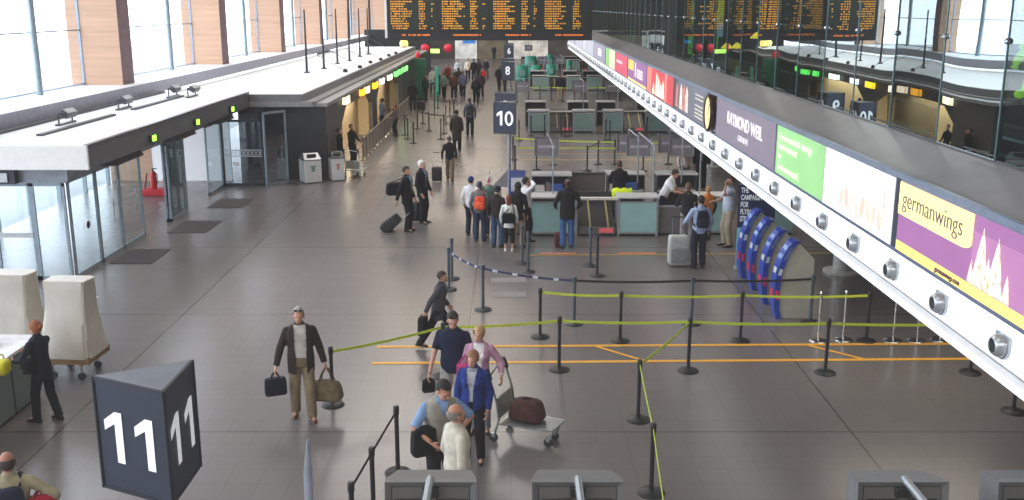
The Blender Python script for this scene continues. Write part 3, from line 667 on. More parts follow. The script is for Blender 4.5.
# dark stone block and shop fronts
STONE = mat((50,50,58), .18, var=.25, scale=1.1, spec=.6)
m = MB(); m.span(-9.7,-6.6,35.5,35.7,0,2.7); struct(m.build('wall_stone', STONE, None, smooth=False))
SH = mat((84,78,75), .5, var=.1)
r = sroot('wall_shops', (-6.6,56,0))
def archwall(y0, y1, oy0, oy1, zt, name):
    m = MB(); ch = .55
    prof_out = [(y0,0),(oy0,0),(oy0,zt-ch),(oy0+1.2,zt),(oy1-1.2,zt),(oy1,zt-ch),(oy1,0),(y1,0),(y1,2.7),(y0,2.7)]
    m.prism(prof_out, (-6.8,0,0), (0,1,0), (0,0,1), (.2,0,0)); m.build(name, SH, r, smooth=False)
archwall(35.7, 48.4, 38.9, 47.6, 2.2, 'wall_panel'); archwall(48.4, 61, 49.2, 58.6, 2.2, 'wall_panel')
m = MB(); m.span(-6.8,-6.6,61,78,0,2.7); m.build('wall_panel', mat((54,66,58), .6), r, smooth=False)
m = MB(); m.span(-7.6,-7.4,35.8,78,0,2.7); m.span(-7.4,-6.8,35.75,35.85,0,2.7); m.span(-7.4,-6.8,48.3,48.5,0,2.7); m.span(-7.4,-6.8,60.9,61.1,0,2.7); m.span(-7.4,-6.8,35.8,61,2.6,2.7); m.build('wall_lining', mat((226,206,168), .8, var=.04), r, smooth=False)
for yy in (43, 54):
    l = bpy.data.lights.new('shop_light', 'AREA'); l.energy = 170; l.size = .35; l.size_y = 7; l.shape = 'RECTANGLE'; l.color = (1,.86,.62)
    o = bpy.data.objects.new('shop_light', l); COL.objects.link(o); o.location = (-7.05, yy, 2.56)
for k, (px, py, w, c, lb) in enumerate(((346,100,1.6,(255,236,190),'glowing warm white sign over the left end of the nearer arch'),(362,92,1.5,(255,170,40),'orange lit sign above the nearer arch'),(367,89.5,1.2,(255,220,190),'pinkish white lit sign beside the orange sign'),(375,85,1.9,(255,196,40),'yellow lit sign between the two arches'),
      (381.5,81,1.7,(236,226,255),'lilac white lit sign over the farther arch'),(389.5,77,1.9,(240,255,220),'white lit sign over the far end of the farther arch'),(396,73.5,2.0,(110,255,110),'first green lit sign on the shop front'),(400.5,71,2.2,(100,255,100),'second green lit sign on the shop front'),(405,68.5,3.0,(120,255,110),'third green lit sign on the shop front'))):
    q = at_x(px, py, -6.52); t = thing('lit_sign', lb, 'sign', q, 0, 'lit signs over the arches')
    m = MB(); w *= .62; m.box(q, (.12, w, .34)); m.build('sign_case', mat((50,48,46), .5), t); m = MB(); m.box(q+V((.07,0,0)), (.03, w*.94, .28)); m.box(q-V((0,w/2+.02,0)), (.1,.03,.28)); m.build('sign_face', mat(c, .5, emit=2.2, var=.1, scale=3), t)
r = sroot('shop_roof', (-9.6,56,3))
m = MB(); m.span(-12.5,-7.4,35.5,78,2.72,3.0,0); m.build('roof_slab', ROOF, r, smooth=False)
m = MB(); m.span(-7.45,-6.5,35.4,78,2.62,2.74); m.span(-9.24,-7.0,35.3,35.5,2.62,2.8); m.build('roof_ledge', mat((150,148,148), .5), r, smooth=False)
m = MB(); m.span(-7.5,-7.38,35.4,78,2.74,3.02); m.span(-9.24,-7.4,35.38,35.5,2.74,3.05); m.span(-7.0,-6.9,35.4,78,2.74,2.8); m.build('roof_fascia', mat((120,120,124), .5), r, smooth=False)
# rods, weights, beacon, floodlights standing on the roofs
rods = [(307,73,14),(324,69,0),(337.5,64,15),(349.5,61,0),(360,57,12),(368.5,54.5,0)]
ordn = ['first','second','third','fourth','fifth','sixth','seventh','eighth','ninth','tenth','eleventh','twelfth','thirteenth','fourteenth','fifteenth','sixteenth','seventeenth','eighteenth','nineteenth','twentieth']
for k, (px, py, tp) in enumerate(rods):
    q = gp(px, py, 3.0); t = thing('lightning_rod', 'tall thin dark rod on the white roof, %s of six from the entrance' % ordn[k], 'rod', q, 0, 'thin rods on the shop roof')
    top = q+V((0,0,2.9)); m = MB(); m.cyl(q, top, .06, .035, 8); m.build('mast', mat((52,54,60), .5, .3), t); m = MB(); m.cyl(q, q+V((0,0,.06)), .14, n=12); m.build('foot', mat((70,72,78), .5), t)
    e = q+V((1.7,.6,.06)); m = MB(); m.cyl(q+V((0,0,1.1)), e, .012, n=5); m.build('guy_wire', mat((110,110,114), .5), t); m = MB(); m.lathe([(.11,-.06),(.11,.04),(.05,.1)], e, 10); m.build('anchor_weight', mat((40,40,44), .6), t)
q = V((-8.1,76.5,3.0)); t = thing('warning_beacon', 'small yellow beacon at the far end of the shop roof', 'beacon', q)
m = MB(); m.lathe([(.2,0),(.2,.1),(.1,.14)], q, 12); m.build('base', mat((70,70,70), .5), t); m = MB(); m.lathe([(.3,.1),(.32,.35),(.12,.75)], q, 12); m.build('lamp_dome', mat((255,214,120), .4, emit=1.2), t)
fl = [(66,124,-.2,'nearest floodlight on the canopy roof, above the white front'),(124,109,-.25,'second floodlight on the canopy roof, before the first window column'),(173,97,-.25,'third floodlight on the canopy roof'),(192,97,-.25,'farthest floodlight on the canopy roof, close to a timber pillar'),(296,50,-.2,'white floodlight on the shop roof left of a thin rod'),(313,47,-.2,'second white floodlight on the shop roof behind the thin rods')]
for px, py, rz, lb in fl:
    q = gp(px, py, 3.1 if px < 250 else 3.0); t = thing('floodlight', lb, 'floodlight', q, 0, 'floodlights on the roofs')
    far = px > 250; c1 = (220,222,226) if far else (74,78,84)
    m = MB(); m.span(q.x-.06,q.x+.06,q.y-.5,q.y+.5,q.z,q.z+.05); m.build('mounting_rail', mat((90,94,100), .4, .4), t)
    for s in (-1, 1):
        m = MB(); m.tube([q+V((0,s*.4,.05)), q+V((0,s*.4,.32)), q+V((.16,s*.4,.34))], .022, 6); m.build('bracket', mat(c1, .4, .3), t)
    R = Matrix.Rotation(.6, 3, 'Y'); m = MB(); m.box(q+V((.1,0,.28)), (.22,.62,.16), R=R); m.build('lamp_housing', mat(c1, .4, .2), t, bevel=.02)
    m = MB(); m.box(q+V((.1,0,.28))+R @ V((0,0,.09)), (.16,.54,.02), R=R); m.build('lens', mat((210,216,220), .15), t)
# ------------------------------------------------------------------ the gallery on the right
Y0, Y1 = 2.0, 84.0
r = sroot('gallery_edge', (FX+.7, 37, 3))
m = MB(); m.span(FX+.15,10.6,Y0,Y1,2.67,4.02); m.build('gallery_slab', mat((92,92,94), .7), r, smooth=False)
m = MB(); m.prism([(FX-.02,4.13),(GX+.03,4.415),(GX+.03,4.3),(FX+.1,4.0)], (0,Y0,0), (1,0,0), (0,0,1), (0,Y1-Y0,0)); m.build('sloping_cladding', mat((138,134,137), .3, var=.12, scale=1.5), r, smooth=False)
m = MB(); m.span(FX-.04,FX+.02,Y0,Y1,4.12,4.19); m.build('ledge_rail', mat((150,164,184), .35, .4), r, smooth=False)
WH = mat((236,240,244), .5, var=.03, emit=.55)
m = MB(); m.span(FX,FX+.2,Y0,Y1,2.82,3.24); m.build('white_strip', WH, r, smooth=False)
m = MB(); m.prism([(0,2.82),(.14,2.82),(.22,2.73),(.09,2.73)], (FX+.0,Y0,0), (1,0,0), (0,0,1), (0,Y1-Y0,0)); m.build('recess_strip', mat((168,170,174), .5), r, smooth=False)
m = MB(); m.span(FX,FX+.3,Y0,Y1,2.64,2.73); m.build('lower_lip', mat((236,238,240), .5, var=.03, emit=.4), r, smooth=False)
m = MB(); m.span(FX-.015,FX+.05,Y0,Y1,3.23,3.28); m.build('advert_rail', mat((120,134,160), .35, .4), r, smooth=False)
# air nozzles
noz = thing('air_nozzle', 'silver round air nozzle in the white gallery strip, first from the near end', 'air nozzle', (FX,7.0,3.01), 0, 'air nozzles along the gallery')
RX = Matrix.Rotation(-PI/2, 3, 'Y')
NM = mat((190,196,202), .3, .6); NI = mat((22,24,30), .6)
m = MB(); m.prism([(.19*math.cos(a), .19*math.sin(a)) for a in [PI+PI*i/12 for i in range(13)]]+[(.19,.16),(-.19,.16)], (0,0,0), (0,-1,0), (0,0,1), (-.04,0,0)); m.build('flange', NM, noz, world=False)
m = MB(); m.lathe([(.165,.02),(.16,.1),(.12,.16),(.10,.17),(.10,.12)], (0,0,0), 20, M=RX); m.build('cone', NM, noz, world=False)
m = MB(); m.lathe([(.10,.155),(.05,.15),(.001,.148)], (0,0,0), 16, M=RX); m.build('opening', NI, noz, world=False)
for k in range(56):
    o = noz if k == 0 else copy_tree(noz); y = 7.49 + 1.375*k; o.location = (FX, y, 3.01); o.scale = (.7,.7,.7)
    o['label'] = 'silver round air nozzle in the white gallery strip, ' + (ordn[k]+' from the near end' if k < 20 else 'one of the far ones')
# adverts
def advert(label, ya, yb, cols, fn=None):
    """lightbox on the gallery face from near end ya to far end yb; cols = [(fraction from far end, rgb)]"""
    t = thing('advert_panel', label, 'advert', (FX,(ya+yb)/2,3.27), 0, 'lit adverts along the gallery'); L = yb-ya
    m = MB(); m.span(FX-.03,FX+.14,ya+.01,yb-.01,3.27,4.12); m.build('lightbox', mat((140,150,170), .4, .3), t, smooth=False)
    m = MB(); mats = []
    for i, (f0, f1, z0, z1, c) in enumerate(cols):
        mats.append(mat(c, .35, emit=.55, var=.05, scale=2)); m.span(FX-.04-.001*i,FX-.028,yb-f1*L+.02,yb-f0*L-.02,3.29+.81*z0,3.29+.81*z1,i)
    m.build('poster', mats, t, smooth=False)
    if fn: fn(t, ya, yb, L)
U, W_ = V((0,-1,0)), V((0,0,1))
def pos(yb, L, f, z): return V((FX-.052, yb-f*L, 3.29+.81*z))
def ad_air(t, ya, yb, L):
    m = MB(); n = []; m.prism([(0,.53),(0,1),(.34,1),(.34,.63)]+[(.34-.045+.045*math.cos(a), .63+.1*math.sin(a)) for a in [-PI*i/12 for i in range(7)]], V((FX-.046,yb-.02,3.29)), V((0,-L,0)), V((0,0,.81)), (-.004,0,0)); m.build('brand_tab', mat((250,244,170), .4, emit=.5, var=.02), t, smooth=False)
    m = MB(); put_text(m, 'germanwings', .29, pos(yb, L, .165, .77), U, W_, -.004, sx=1.05); m.build('lettering', mat((120,84,110), .5, emit=.1), t, smooth=False)
    m = MB(); put_text(m, 'germanwings.com', .085, pos(yb, L, .26, .07), U, W_); m.build('small_lettering', mat((130,90,110), .5), t, smooth=False)
    m = MB(); random.seed(3)
    for c_, h_ in ((.385,.74),(.44,.70),(.412,.42),(.48,.34),(.352,.3)):
        a = pos(yb, L, c_, .16); w = .12*h_/.5
        m.add([a+V((-.001,w,0)), a+V((-.001,-w,0)), a+V((-.001,-w*.5,.81*h_*.55)), a+V((-.001,0,.81*h_)), a+V((-.001,w*.5,.81*h_*.55))], [(0,1,2,3,4)])
    m.build('tower_picture', mat((250,226,200), .5, emit=.7, var=.5, scale=14), t, smooth=False)
advert('purple and yellow airline advert at the near end of the gallery', 5.9, 11.58, [(0,1,0,1,(158,104,154)),(0,1,0,.14,(246,236,130)),(.34,.6,.14,.8,(176,120,164))], ad_air)
def ad_white(t, ya, yb, L):
    G = mat((232,255,214), .5, emit=.5); m = MB()
    for s, z, x in (('Environmental energy',.8,.035),('Environment',.6,.035),('by',.4,.035),('Environmental',.17,.035)): put_text(m, s, .175, pos(yb, L, x, z), U, W_, align='LEFT', sx=1.25)
    m.build('lettering', G, t, smooth=False)
    m = MB()
    for i in range(8):
        a = pos(yb, L, .66+.038*i, .30+.035*math.sin(i*1.7)); m.ell(a, (.003,.09,.155), Matrix.Rotation(.35*(-1)**i, 3, 'X'), 10, 6)
    m.cyl(pos(yb, L, .945, .3), pos(yb, L, .95, .78), .012, n=6); m.build('figure_picture', mat((240,206,190), .6, emit=.45, var=.12, scale=5), t, smooth=False)
advert('green and white advert with pink figures left of the purple airline advert', 11.73, 17.2, [(0,.5,0,1,(150,204,138)),(.5,1,0,1,(250,250,250))], ad_white)
def ad_rw(t, ya, yb, L):
    m = MB(); put_text(m, 'RAYMOND WEIL', .35, pos(yb, L, .53, .62), U, W_, .004, sx=1.15); m.build('lettering', mat((240,236,240), .5, emit=.5), t, smooth=False); m = MB(); put_text(m, 'GENEVE', .16, pos(yb, L, .53, .26), U, W_, sx=1.5); m.build('lettering', mat((240,236,240), .5, emit=.5), t, smooth=False)
advert('mauve grey advert with white lettering beside the clock', 17.25, 22.4, [(0,1,0,1,(126,117,132))], ad_rw)
def ad_lines(t, ya, yb, L):
    m = MB()
    for z in (.82,.7,.5,.38,.27,.16): m.box(pos(yb, L, .8, z), (.004, L*.22, .03))
    m.build('lettering', mat((214,206,190), .5, emit=.4), t, smooth=False)
    m = MB()
    for f, c in ((.12,0),(.26,1),(.36,0),(.44,1)): m.add([pos(yb,L,f-.05,.1), pos(yb,L,f+.05,.1), pos(yb,L,f+.035,.75), pos(yb,L,f,.95), pos(yb,L,f-.035,.75)], [(0,1,2,3,4)], c)
    m.build('figure_picture', [mat((196,120,110), .5, emit=.4, var=.3), mat((236,200,190), .5, emit=.5, var=.3)], t, smooth=False)
advert('slate grey advert with reddish figures and pale lines of text left of the clock', 23.5, 28.4, [(0,1,0,1,(104,108,120)),(0,.12,0,1,(70,70,84))], ad_lines)
def ad_red(t, ya, yb, L):
    m = MB()
    for f, h_ in ((.42,.95),(.5,.8),(.58,.6),(.3,.5),(.66,.75)): m.add([pos(yb,L,f-.045,.05), pos(yb,L,f+.05,.05), pos(yb,L,f+.03,h_*.8), pos(yb,L,f,h_)], [(0,1,2,3)])
    m.build('figure_picture', mat((255,226,196), .5, emit=.8, var=.3, scale=9), t, smooth=False)
advert('red advert with a glowing pale figure', 28.55, 34.2, [(0,1,0,1,(206,74,82)),(0,.2,0,1,(226,130,120)),(.72,.78,0,1,(236,150,140))], ad_red)
def ad_yp(t, ya, yb, L):
    m = MB()
    for z in (.62,.48,.34): m.box(pos(yb, L, .68, z), (.004, L*.28, .07))
    m.box(pos(yb, L, .45, .6), (.004, L*.04, .5)); m.build('lettering', mat((250,240,244), .5, emit=.6), t, smooth=False)
advert('violet advert with a yellow block and white lettering', 34.35, 39.9, [(0,1,0,1,(146,104,150)),(.02,.34,.5,.95,(246,204,96)),(.0,1,0,.1,(250,220,150))], ad_yp)
advert('far advert in three stripes of green, cream and crimson', 40.1, 49.5, [(0,.2,0,1,(150,206,120)),(.2,.46,0,1,(250,246,196)),(.46,1,0,1,(206,86,110)),(.55,.8,.5,.65,(240,190,200))])
advert('far grey violet advert with a pale square', 49.8, 56.9, [(0,1,0,1,(150,146,166)),(.4,.7,.3,.75,(226,220,230))])
advert('farthest pale grey advert at the end of the gallery', 57.1, 83.5, [(0,1,0,1,(176,180,190)),(.3,.4,.1,.9,(150,150,166)),(.7,.75,.1,.9,(206,206,214))])
# clock
q = V((FX-.02,22.95,3.70)); t = thing('wall_clock', 'round dark-rimmed clock with a cream face on the gallery edge', 'clock', q)
m = MB(); m.lathe([(.40,-.02),(.43,.04),(.43,.1),(.41,.13),(.37,.13),(.37,.06)], q, 32, M=RX); m.build('rim', mat((70,48,44), .3, .4), t)
m = MB(); m.lathe([(.372,.1),(.001,.101)], q, 32, M=RX); m.build('dial', mat((250,232,160), .5, emit=.5, var=.03), t)
m = MB()
for a, l in ((.6,.26),(2.6,.18)): m.box(q+V((-.106,-math.sin(a)*l/2,math.cos(a)*l/2)), (.006,.025,l), R=Matrix.Rotation(a, 3, 'X'))
m.build('hands', mat((60,44,40), .5), t)
# glazing: every pane its own
GG = glass('gallery_glass', (.5,.6,.58), .30, gcol=(.56,.65,.66), ripple=True)
r = sroot('window_13', (GX,37,4.46)); random.seed(11)
n = 50
for k in range(n):
    y0 = 3.0 + 1.6*k; m = MB(); a = random.uniform(-.0045,.0045)
    R = Matrix.Rotation(a, 3, 'Z'); c = V((GX, y0+.8, 0))
    m.quad(c+R @ V((0,-.79,4.42)), c+R @ V((0,.79,4.42)), c+R @ V((0,.79,8.6)), c+R @ V((0,-.79,8.6))); m.build('pane', GG, r, smooth=False)
m = MB()
for k in range(n+1): m.span(GX-.01,GX+.05,3.0+1.6*k-.009,3.0+1.6*k+.009,4.42,8.6)
m.span(GX+.02,GX+.09,3,3+1.6*n,4.46,4.52); m.build('window_mullion', mat((104,138,142), .25, .3), r, smooth=False)
m = MB(); m.cyl((GX+.08,3,4.82),(GX+.08,83,4.82),.02,n=8); m.cyl((GX+.08,3,5.72),(GX+.08,83,5.72),.02,n=8); m.build('window_rail', STEEL, r)
m = MB()
for k in range(n+1):
    for z in (5.72,): m.lathe([(.035,0),(.035,.03),(.01,.05)], (GX,3.0+1.6*k,z), 8, M=RX)
m.build('window_clamp', mat((190,200,204), .2, .9), r)
# gallery room behind the glass
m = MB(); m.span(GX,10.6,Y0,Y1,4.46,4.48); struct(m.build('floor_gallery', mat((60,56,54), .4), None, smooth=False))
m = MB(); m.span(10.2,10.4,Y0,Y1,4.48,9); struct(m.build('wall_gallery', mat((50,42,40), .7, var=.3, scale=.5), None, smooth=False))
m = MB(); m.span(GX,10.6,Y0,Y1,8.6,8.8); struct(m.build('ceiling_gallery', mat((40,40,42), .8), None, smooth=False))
for k, (px, py, w, hgt, c, lb) in enumerate(((708,12,1.0,.75,(110,190,50),'upper lime green hanging sign inside the gallery'),(703,45,1.0,.6,(100,180,60),'lower lime green hanging sign inside the gallery'),(709,30,.9,.45,(130,170,190),'pale blue sign between two lime green signs in the gallery'))):
    q = at_x(px, py, 6.4); t = thing('gallery_sign', lb, 'sign', q, 0, 'hanging signs in the gallery')
    m = MB(); m.box(q, (w, .1, hgt)); m.build('sign_board', mat(c, .5, emit=.9, var=.1), t, bevel=.01)
    m = MB(); [m.cyl(q+V((s*w*.4,0,hgt/2)), V((q.x+s*w*.4,q.y,8.6)), .012, n=6) for s in (-1,1)]; m.build('hanger', STEEL, t)
for k, (px, py, lb) in enumerate(((727,48,'left of two small yellow lamps in the gallery'),(737,48,'right of two small yellow lamps in the gallery'),(757,38,'large yellow lamp in the gallery'))):
    q = at_x(px, py, 6.8); t = thing('gallery_lamp', lb, 'lamp', q, 0, 'yellow lamps in the gallery')
    m = MB(); m.lathe([(.02,.16),(.06,.14),(.2,0),(.18,-.01)], q, 16); m.build('lamp_shade', mat((255,224,60), .4, emit=2), t); m = MB(); m.cyl(q+V((0,0,.15)), V((q.x,q.y,8.6)), .008, n=5); m.build('cord', mat((30,30,30), .6), t)
# dark poster with green lettering-like swirls at the near end
q = at_x(1020, 55, 5.7); t = thing('gallery_poster', 'dark poster with lime green swirls standing behind the gallery glass', 'poster', (5.7, q.y-.9, 4.48))
yb, ya = at_x(1003,60,5.7).y, at_x(1003,60,5.7).y-2.2
m = MB(); m.span(5.68,5.74,ya,yb,4.6,7.6); m.build('poster_board', mat((26,32,34), .4), t); m = MB()
for a, b_, c, d in ((ya,ya+.03,4.6,7.6),(yb-.03,yb,4.6,7.6),(ya,yb,4.6,4.63)): m.span(5.665,5.68,a,b_,c,d)
m.build('frame', mat((170,200,206), .4), t); m = MB()
for zc, rr in ((5.35,.22),(5.95,.3),(6.7,.34)): m.tube([V((5.66,yb-.55+rr*.8*math.cos(a_), zc+rr*math.sin(a_))) for a_ in [.3+4.6*i/14 for i in range(15)]], .05, 6)
m.build('swirl', mat((150,220,40), .5, emit=.8), t)
# ================================================================== FLOOR MARKINGS
OR = mat((238,172,50), .5, var=.08, emit=.08); YL = mat((206,164,56), .55, var=.12); PK = mat((206,120,96), .6, var=.15)
def stripe(a, b, w, m_, z=.006):
    a, b = V(a), V(b); a.z = b.z = z; d = (b-a).normalized(); n = V((-d.y, d.x, 0))*w/2
    m = MB(); m.quad(a-n, b-n, b+n, a+n); o = m.build('floor_marking', m_, None, smooth=False); return struct(o)
stripe(gp(377,347), gp(955,344), .11, OR); stripe(gp(372,363.5), gp(975,359), .11, OR)
stripe(gp(594,346), gp(644,361), .075, OR, .008); stripe(gp(806,345), gp(866,360), .075, OR, .008)
stripe(gp(527,255.5), gp(860,253), .07, YL); stripe(gp(540,253.8), gp(576,253.8), .16, PK, .009); stripe(gp(618,253.3), gp(656,253.3), .16, PK, .009)
stripe(gp(520,160), gp(660,160), .10, YL); stripe(gp(520,153.5), gp(660,153.5), .08, YL)
stripe(gp(425,150), gp(505,150), .05, mat((96,86,78), .5))
TP = mat((138,133,131), .5)
for y in (280.5, 295): stripe(gp(491,y), gp(526,y-.4), .42, TP, .005)
# ================================================================== BELT POSTS
def post_proto(kind):
    t = thing('belt_post', '', 'barrier post')
    if kind == 'chrome': cb, cpole, r0, hgt, br = mat((200,204,206), .14, .95), mat((214,216,218), .16, .95), .022, .93, .17
    elif kind == 'grey': cb, cpole, r0, hgt, br = mat((56,60,66), .4, .3), mat((84,98,110), .35, .4), .033, .96, .18
    else: cb, cpole, r0, hgt, br = mat((36,36,40), .45, .2), mat((38,38,46), .4, .2), .03, .96, .18
    m = MB(); m.lathe([(br,0),(br,.012),(br*.9,.03),(br*.5,.045),(.045,.06)], (0,0,0), 24); m.build('base', cb, t, world=False)
    m = MB(); m.lathe([(r0,.05),(r0,hgt-.1)], (0,0,0), 14); m.build('pole', cpole, t, world=False)
    m = MB(); m.lathe([(r0*1.05,hgt-.12),(r0*1.3,hgt-.11),(r0*1.3,hgt-.005),(r0*.9,hgt+.01)] if kind != 'chrome' else [(.022,hgt-.1),(.022,hgt),(.034,hgt+.01),(.026,hgt+.035),(.01,hgt+.045)], (0,0,0), 14); m.build('belt_head' if kind != 'chrome' else 'finial', cpole if kind != 'black' else mat((28,28,30), .4), t, world=False)
    return t
PROTO = {}; used = set()
def post(px, py, kind, label, group=None, loc=None):
    if kind not in PROTO: PROTO[kind] = post_proto(kind); o = PROTO[kind]
    else: o = copy_tree(PROTO[kind])
    for c in list(o.children):
        if c.name.startswith('belt.') or c.name == 'belt': bpy.data.objects.remove(c)
    o.location = loc or gp(px, py); o['label'] = label; o['group'] = group or 'belt barrier posts'
    return o
YB = mat((202,224,66), .5, emit=.0, var=.06); NB = mat((38,46,84), .6); WB = mat((206,212,226), .6); KB = mat((34,34,40), .6)
BELTS = []
def belt(a, b, kind='yellow', z=.885, sag=.03, dashes=None):
    pa = V(a.location); pb = V(b.location) if hasattr(b, 'location') else V(b)
    m = MB(); n = 18 if dashes else 6; d = (pb-pa); d.z = 0
    dn = d.normalized(); s = V((-dn.y, dn.x, 0))*.003
    zb = z if hasattr(b, 'location') else pb.z
    f = lambda t: pa + d*t + V((0,0,z+(zb-z)*t - sag*4*t*(1-t)))
    for i in range(n):
        p, q = f(i/n), f((i+1)/n); k = 1 if (dashes and i % 4 == 2) else 0; hh = V((0,0,.023))
        vs = [p-s-hh, q-s-hh, q+s-hh, p+s-hh, p-s+hh, q-s+hh, q+s+hh, p+s+hh]
        m.add(vs, [(0,3,2,1),(4,5,6,7),(0,1,5,4),(2,3,7,6),(0,4,7,3),(1,2,6,5)], k)
    BELTS.append((a, m, {'yellow': [YB], 'navy': [NB, WB], 'black': [KB]}[kind]))
# lanes in the middle of the hall
S1 = post(333,405,'black','black belt post beside the khaki holdall, end of a yellow belt')
SA = post(443.7,377,'black','black belt post half hidden by the man in a navy polo shirt')
S2 = post(559,370,'black','black belt post carrying the yellow belt right of the blonde woman')
S3 = post(540,337,'black','black belt post at the left end of the rear yellow belt, near the floor tape')
S4 = post(620,341,'black','black belt post on the rear yellow belt, second from its left end')
S5 = post(688,371,'black','black belt post where the front yellow belt meets a diagonal yellow belt')
S6 = post(740,341,'black','black belt post on the rear yellow belt, left of the blue kiosks')
S7 = post(825,373,'black','black belt post on the front yellow belt in front of the grey kiosk side')
S8 = post(866,341,'black','black belt post on the rear yellow belt among the chrome posts')
S9 = post(970,373,'black','black belt post whose base shows under the gallery edge, farther one')
S10 = post(1013,412,'black','black belt post whose base shows at the right border of the picture')
S11 = post(638,420,'black','black belt post in open floor at the front end of the diagonal yellow belt')
S12 = post(651,493,'black','black belt post nearest the camera on the yellow belt, by the desk monitor')
END = post(0,0,'black','black belt post at the near end of the yellow belt, below the picture', loc=V((1.62,9.6,0)))
belt(S1, SA); belt(SA, S2); belt(S2, S5); belt(S5, S7); belt(S7, S9)
belt(S3, S4); belt(S4, S6); belt(S6, S8); belt(S5, S11); belt(S11, S12); belt(S12, END)
CH = [post(818,341,'chrome','chrome rope post just right of the grey kiosk, first of the chrome row'), post(843,340,'chrome','chrome rope post second in the chrome row'), post(893,341,'chrome','chrome rope post third in the chrome row, right of a black post'),
      post(917,341,'chrome','chrome rope post fourth in the chrome row'), post(940,340,'chrome','chrome rope post whose base peeps out at the gallery edge')]
B1 = post(449,290,'grey','slate grey post at the left end of the navy belt, near the striding man')
B1b = post(452,279,'grey','slate grey post standing just behind the left end of the navy belt')
B2 = post(483,310,'grey','slate grey post on the navy belt left of the floor tape stripes')
B3 = post(574,324,'grey','slate grey post where the navy belt turns black')
B4 = post(691,324,'grey','slate grey post on the black belt behind the diagonal yellow belt')
B5 = post(810,322,'grey','slate grey post against the grey kiosk side at the end of the black belt')
belt(B1, B2, 'navy', sag=.05, dashes=1); belt(B2, B3, 'navy', sag=.04, dashes=1); belt(B3, B4, 'black'); belt(B4, B5, 'black')
C1 = post(522,264,'grey','slate grey post left of a close pair before the counter, by the auburn-haired woman'); C1b = post(528,272,'grey','slate grey post right of a close pair before the counter, by the auburn-haired woman')
C2 = post(590,266,'grey','slate grey post left of the close pair before the baggage belt'); C2b = post(597,276,'black','black post right of the close pair before the baggage belt')
belt(C2, C2b, 'navy')
D1 = post(398,473,'black','black belt post left of the knitted vest, farthest of three with black belt'); D2 = post(374,520,'black','black belt post in the middle of three with black belt at the lower edge'); D3 = post(354,560,'black','black belt post nearest the camera of three with black belt')
belt(D1, D2, 'black', sag=.0); belt(D2, D3, 'black', sag=.0)
# lanes behind desk row ten
E = [post(x, y, 'black', 'black belt post behind the number 10 counter, '+l, 'belt posts behind the number 10 counter') for x, y, l in
     ((536.5,170,'below the leftmost monitor, left one'),(553,165,'below the leftmost monitor, right one'),(587,171,'nearest in the open lane'),(598,164.5,'centre of the open lane'),(614.5,164.5,'right end of the two yellow belts'),(519,141,'beside the number 10 post'),(643,171,'left of the blush-topped person'))]
Eb = [post(x, y, 'black', 'black belt post before the second counter row, '+l, 'belt posts before the second counter row') for x, y, l in
     ((531,136,'first from the left'),(544.5,135,'second from the left'),(561,136,'left of three close together'),(565,136.5,'middle of three close together'),(569,136,'right of three close together'),(605.7,140,'left of a pair before the third counter'),(609.6,141.5,'right of a pair before the third counter'),(646.5,137,'under the gallery edge'))]
BF = post(513,160,'black','black belt post left of the number 10 pole in the rear lane','belt posts behind the number 10 counter'); belt(BF, E[4]); BL = post(515,171,'black','black belt post hidden behind the number 10 post','belt posts behind the number 10 counter'); belt(BL, E[2]); belt(E[2], E[6])
BR = post(668,164.5,'black','black belt post behind the rightmost monitor','belt posts behind the number 10 counter'); belt(E[4], BR); belt(E[3], E[2], 'black')
Fp = []
for i in range(10):
    x = 517+11.5*i
    Fp.append(post(x, 101.5-(i%2)*.8, 'black', 'black belt post in the far yellow belt lanes, %s from the left' % ordn[i], 'belt posts in the far lanes'))
for i in range(9): belt(Fp[i], Fp[i+1])
# lanes on the left of the aisle
Lp = [post(x, y, 'black', 'black belt post in the left lanes by the arched shops, '+l, 'belt posts in the left lanes') for x, y, l in
     ((413.6,143.5,'nearest'),(408,139,'second nearest'),(405,135,'third along the left line'),(417.5,129,'upper left corner'),(423,124,'inner short one'),(441,139.5,'nearest on the right'),(444,134,'right corner post'),(434.5,115,'far left of the centre'),(450,117,'far centre'),(454,116,'far centre, right neighbour'),(438,108,'farthest'),(446,124,'right line, third'),(429,131,'middle of the near lane'))]
belt(Lp[0], Lp[3], 'black'); belt(Lp[3], Lp[6], 'black'); belt(Lp[1], Lp[2], 'black'); belt(Lp[5], Lp[6], 'black'); belt(Lp[7], Lp[8], 'black')
for a, m, mm in BELTS: m.build('belt', mm, a)
# rail of grey posts along the shop fronts
t = thing('queue_railing', 'long grey steel railing along the front of the arched shops', 'railing', (-6.0,51,0))
m = MB(); m.span(-6.02,-5.98,40,58,.86,.9); m.span(-6.02,-5.98,40,58,.12,.15); m.build('top_rail', mat((140,136,130), .4, .4), t, smooth=False)
for k in range(19):
    m = MB(); m.cyl((-6.0,40+k,0),(-6.0,40+k,.95),.03,n=8); m.lathe([(.09,0),(.09,.02)],(-6.0,40+k,0),10); m.build('railing_post', mat((96,94,92), .4, .4), t)
for k in range(18):
    m = MB(); m.span(-6.005,-5.995,40.06+k,40.94+k,.15,.86); m.build('railing_panel', mat((150,140,124), .5, var=.1), t, smooth=False)
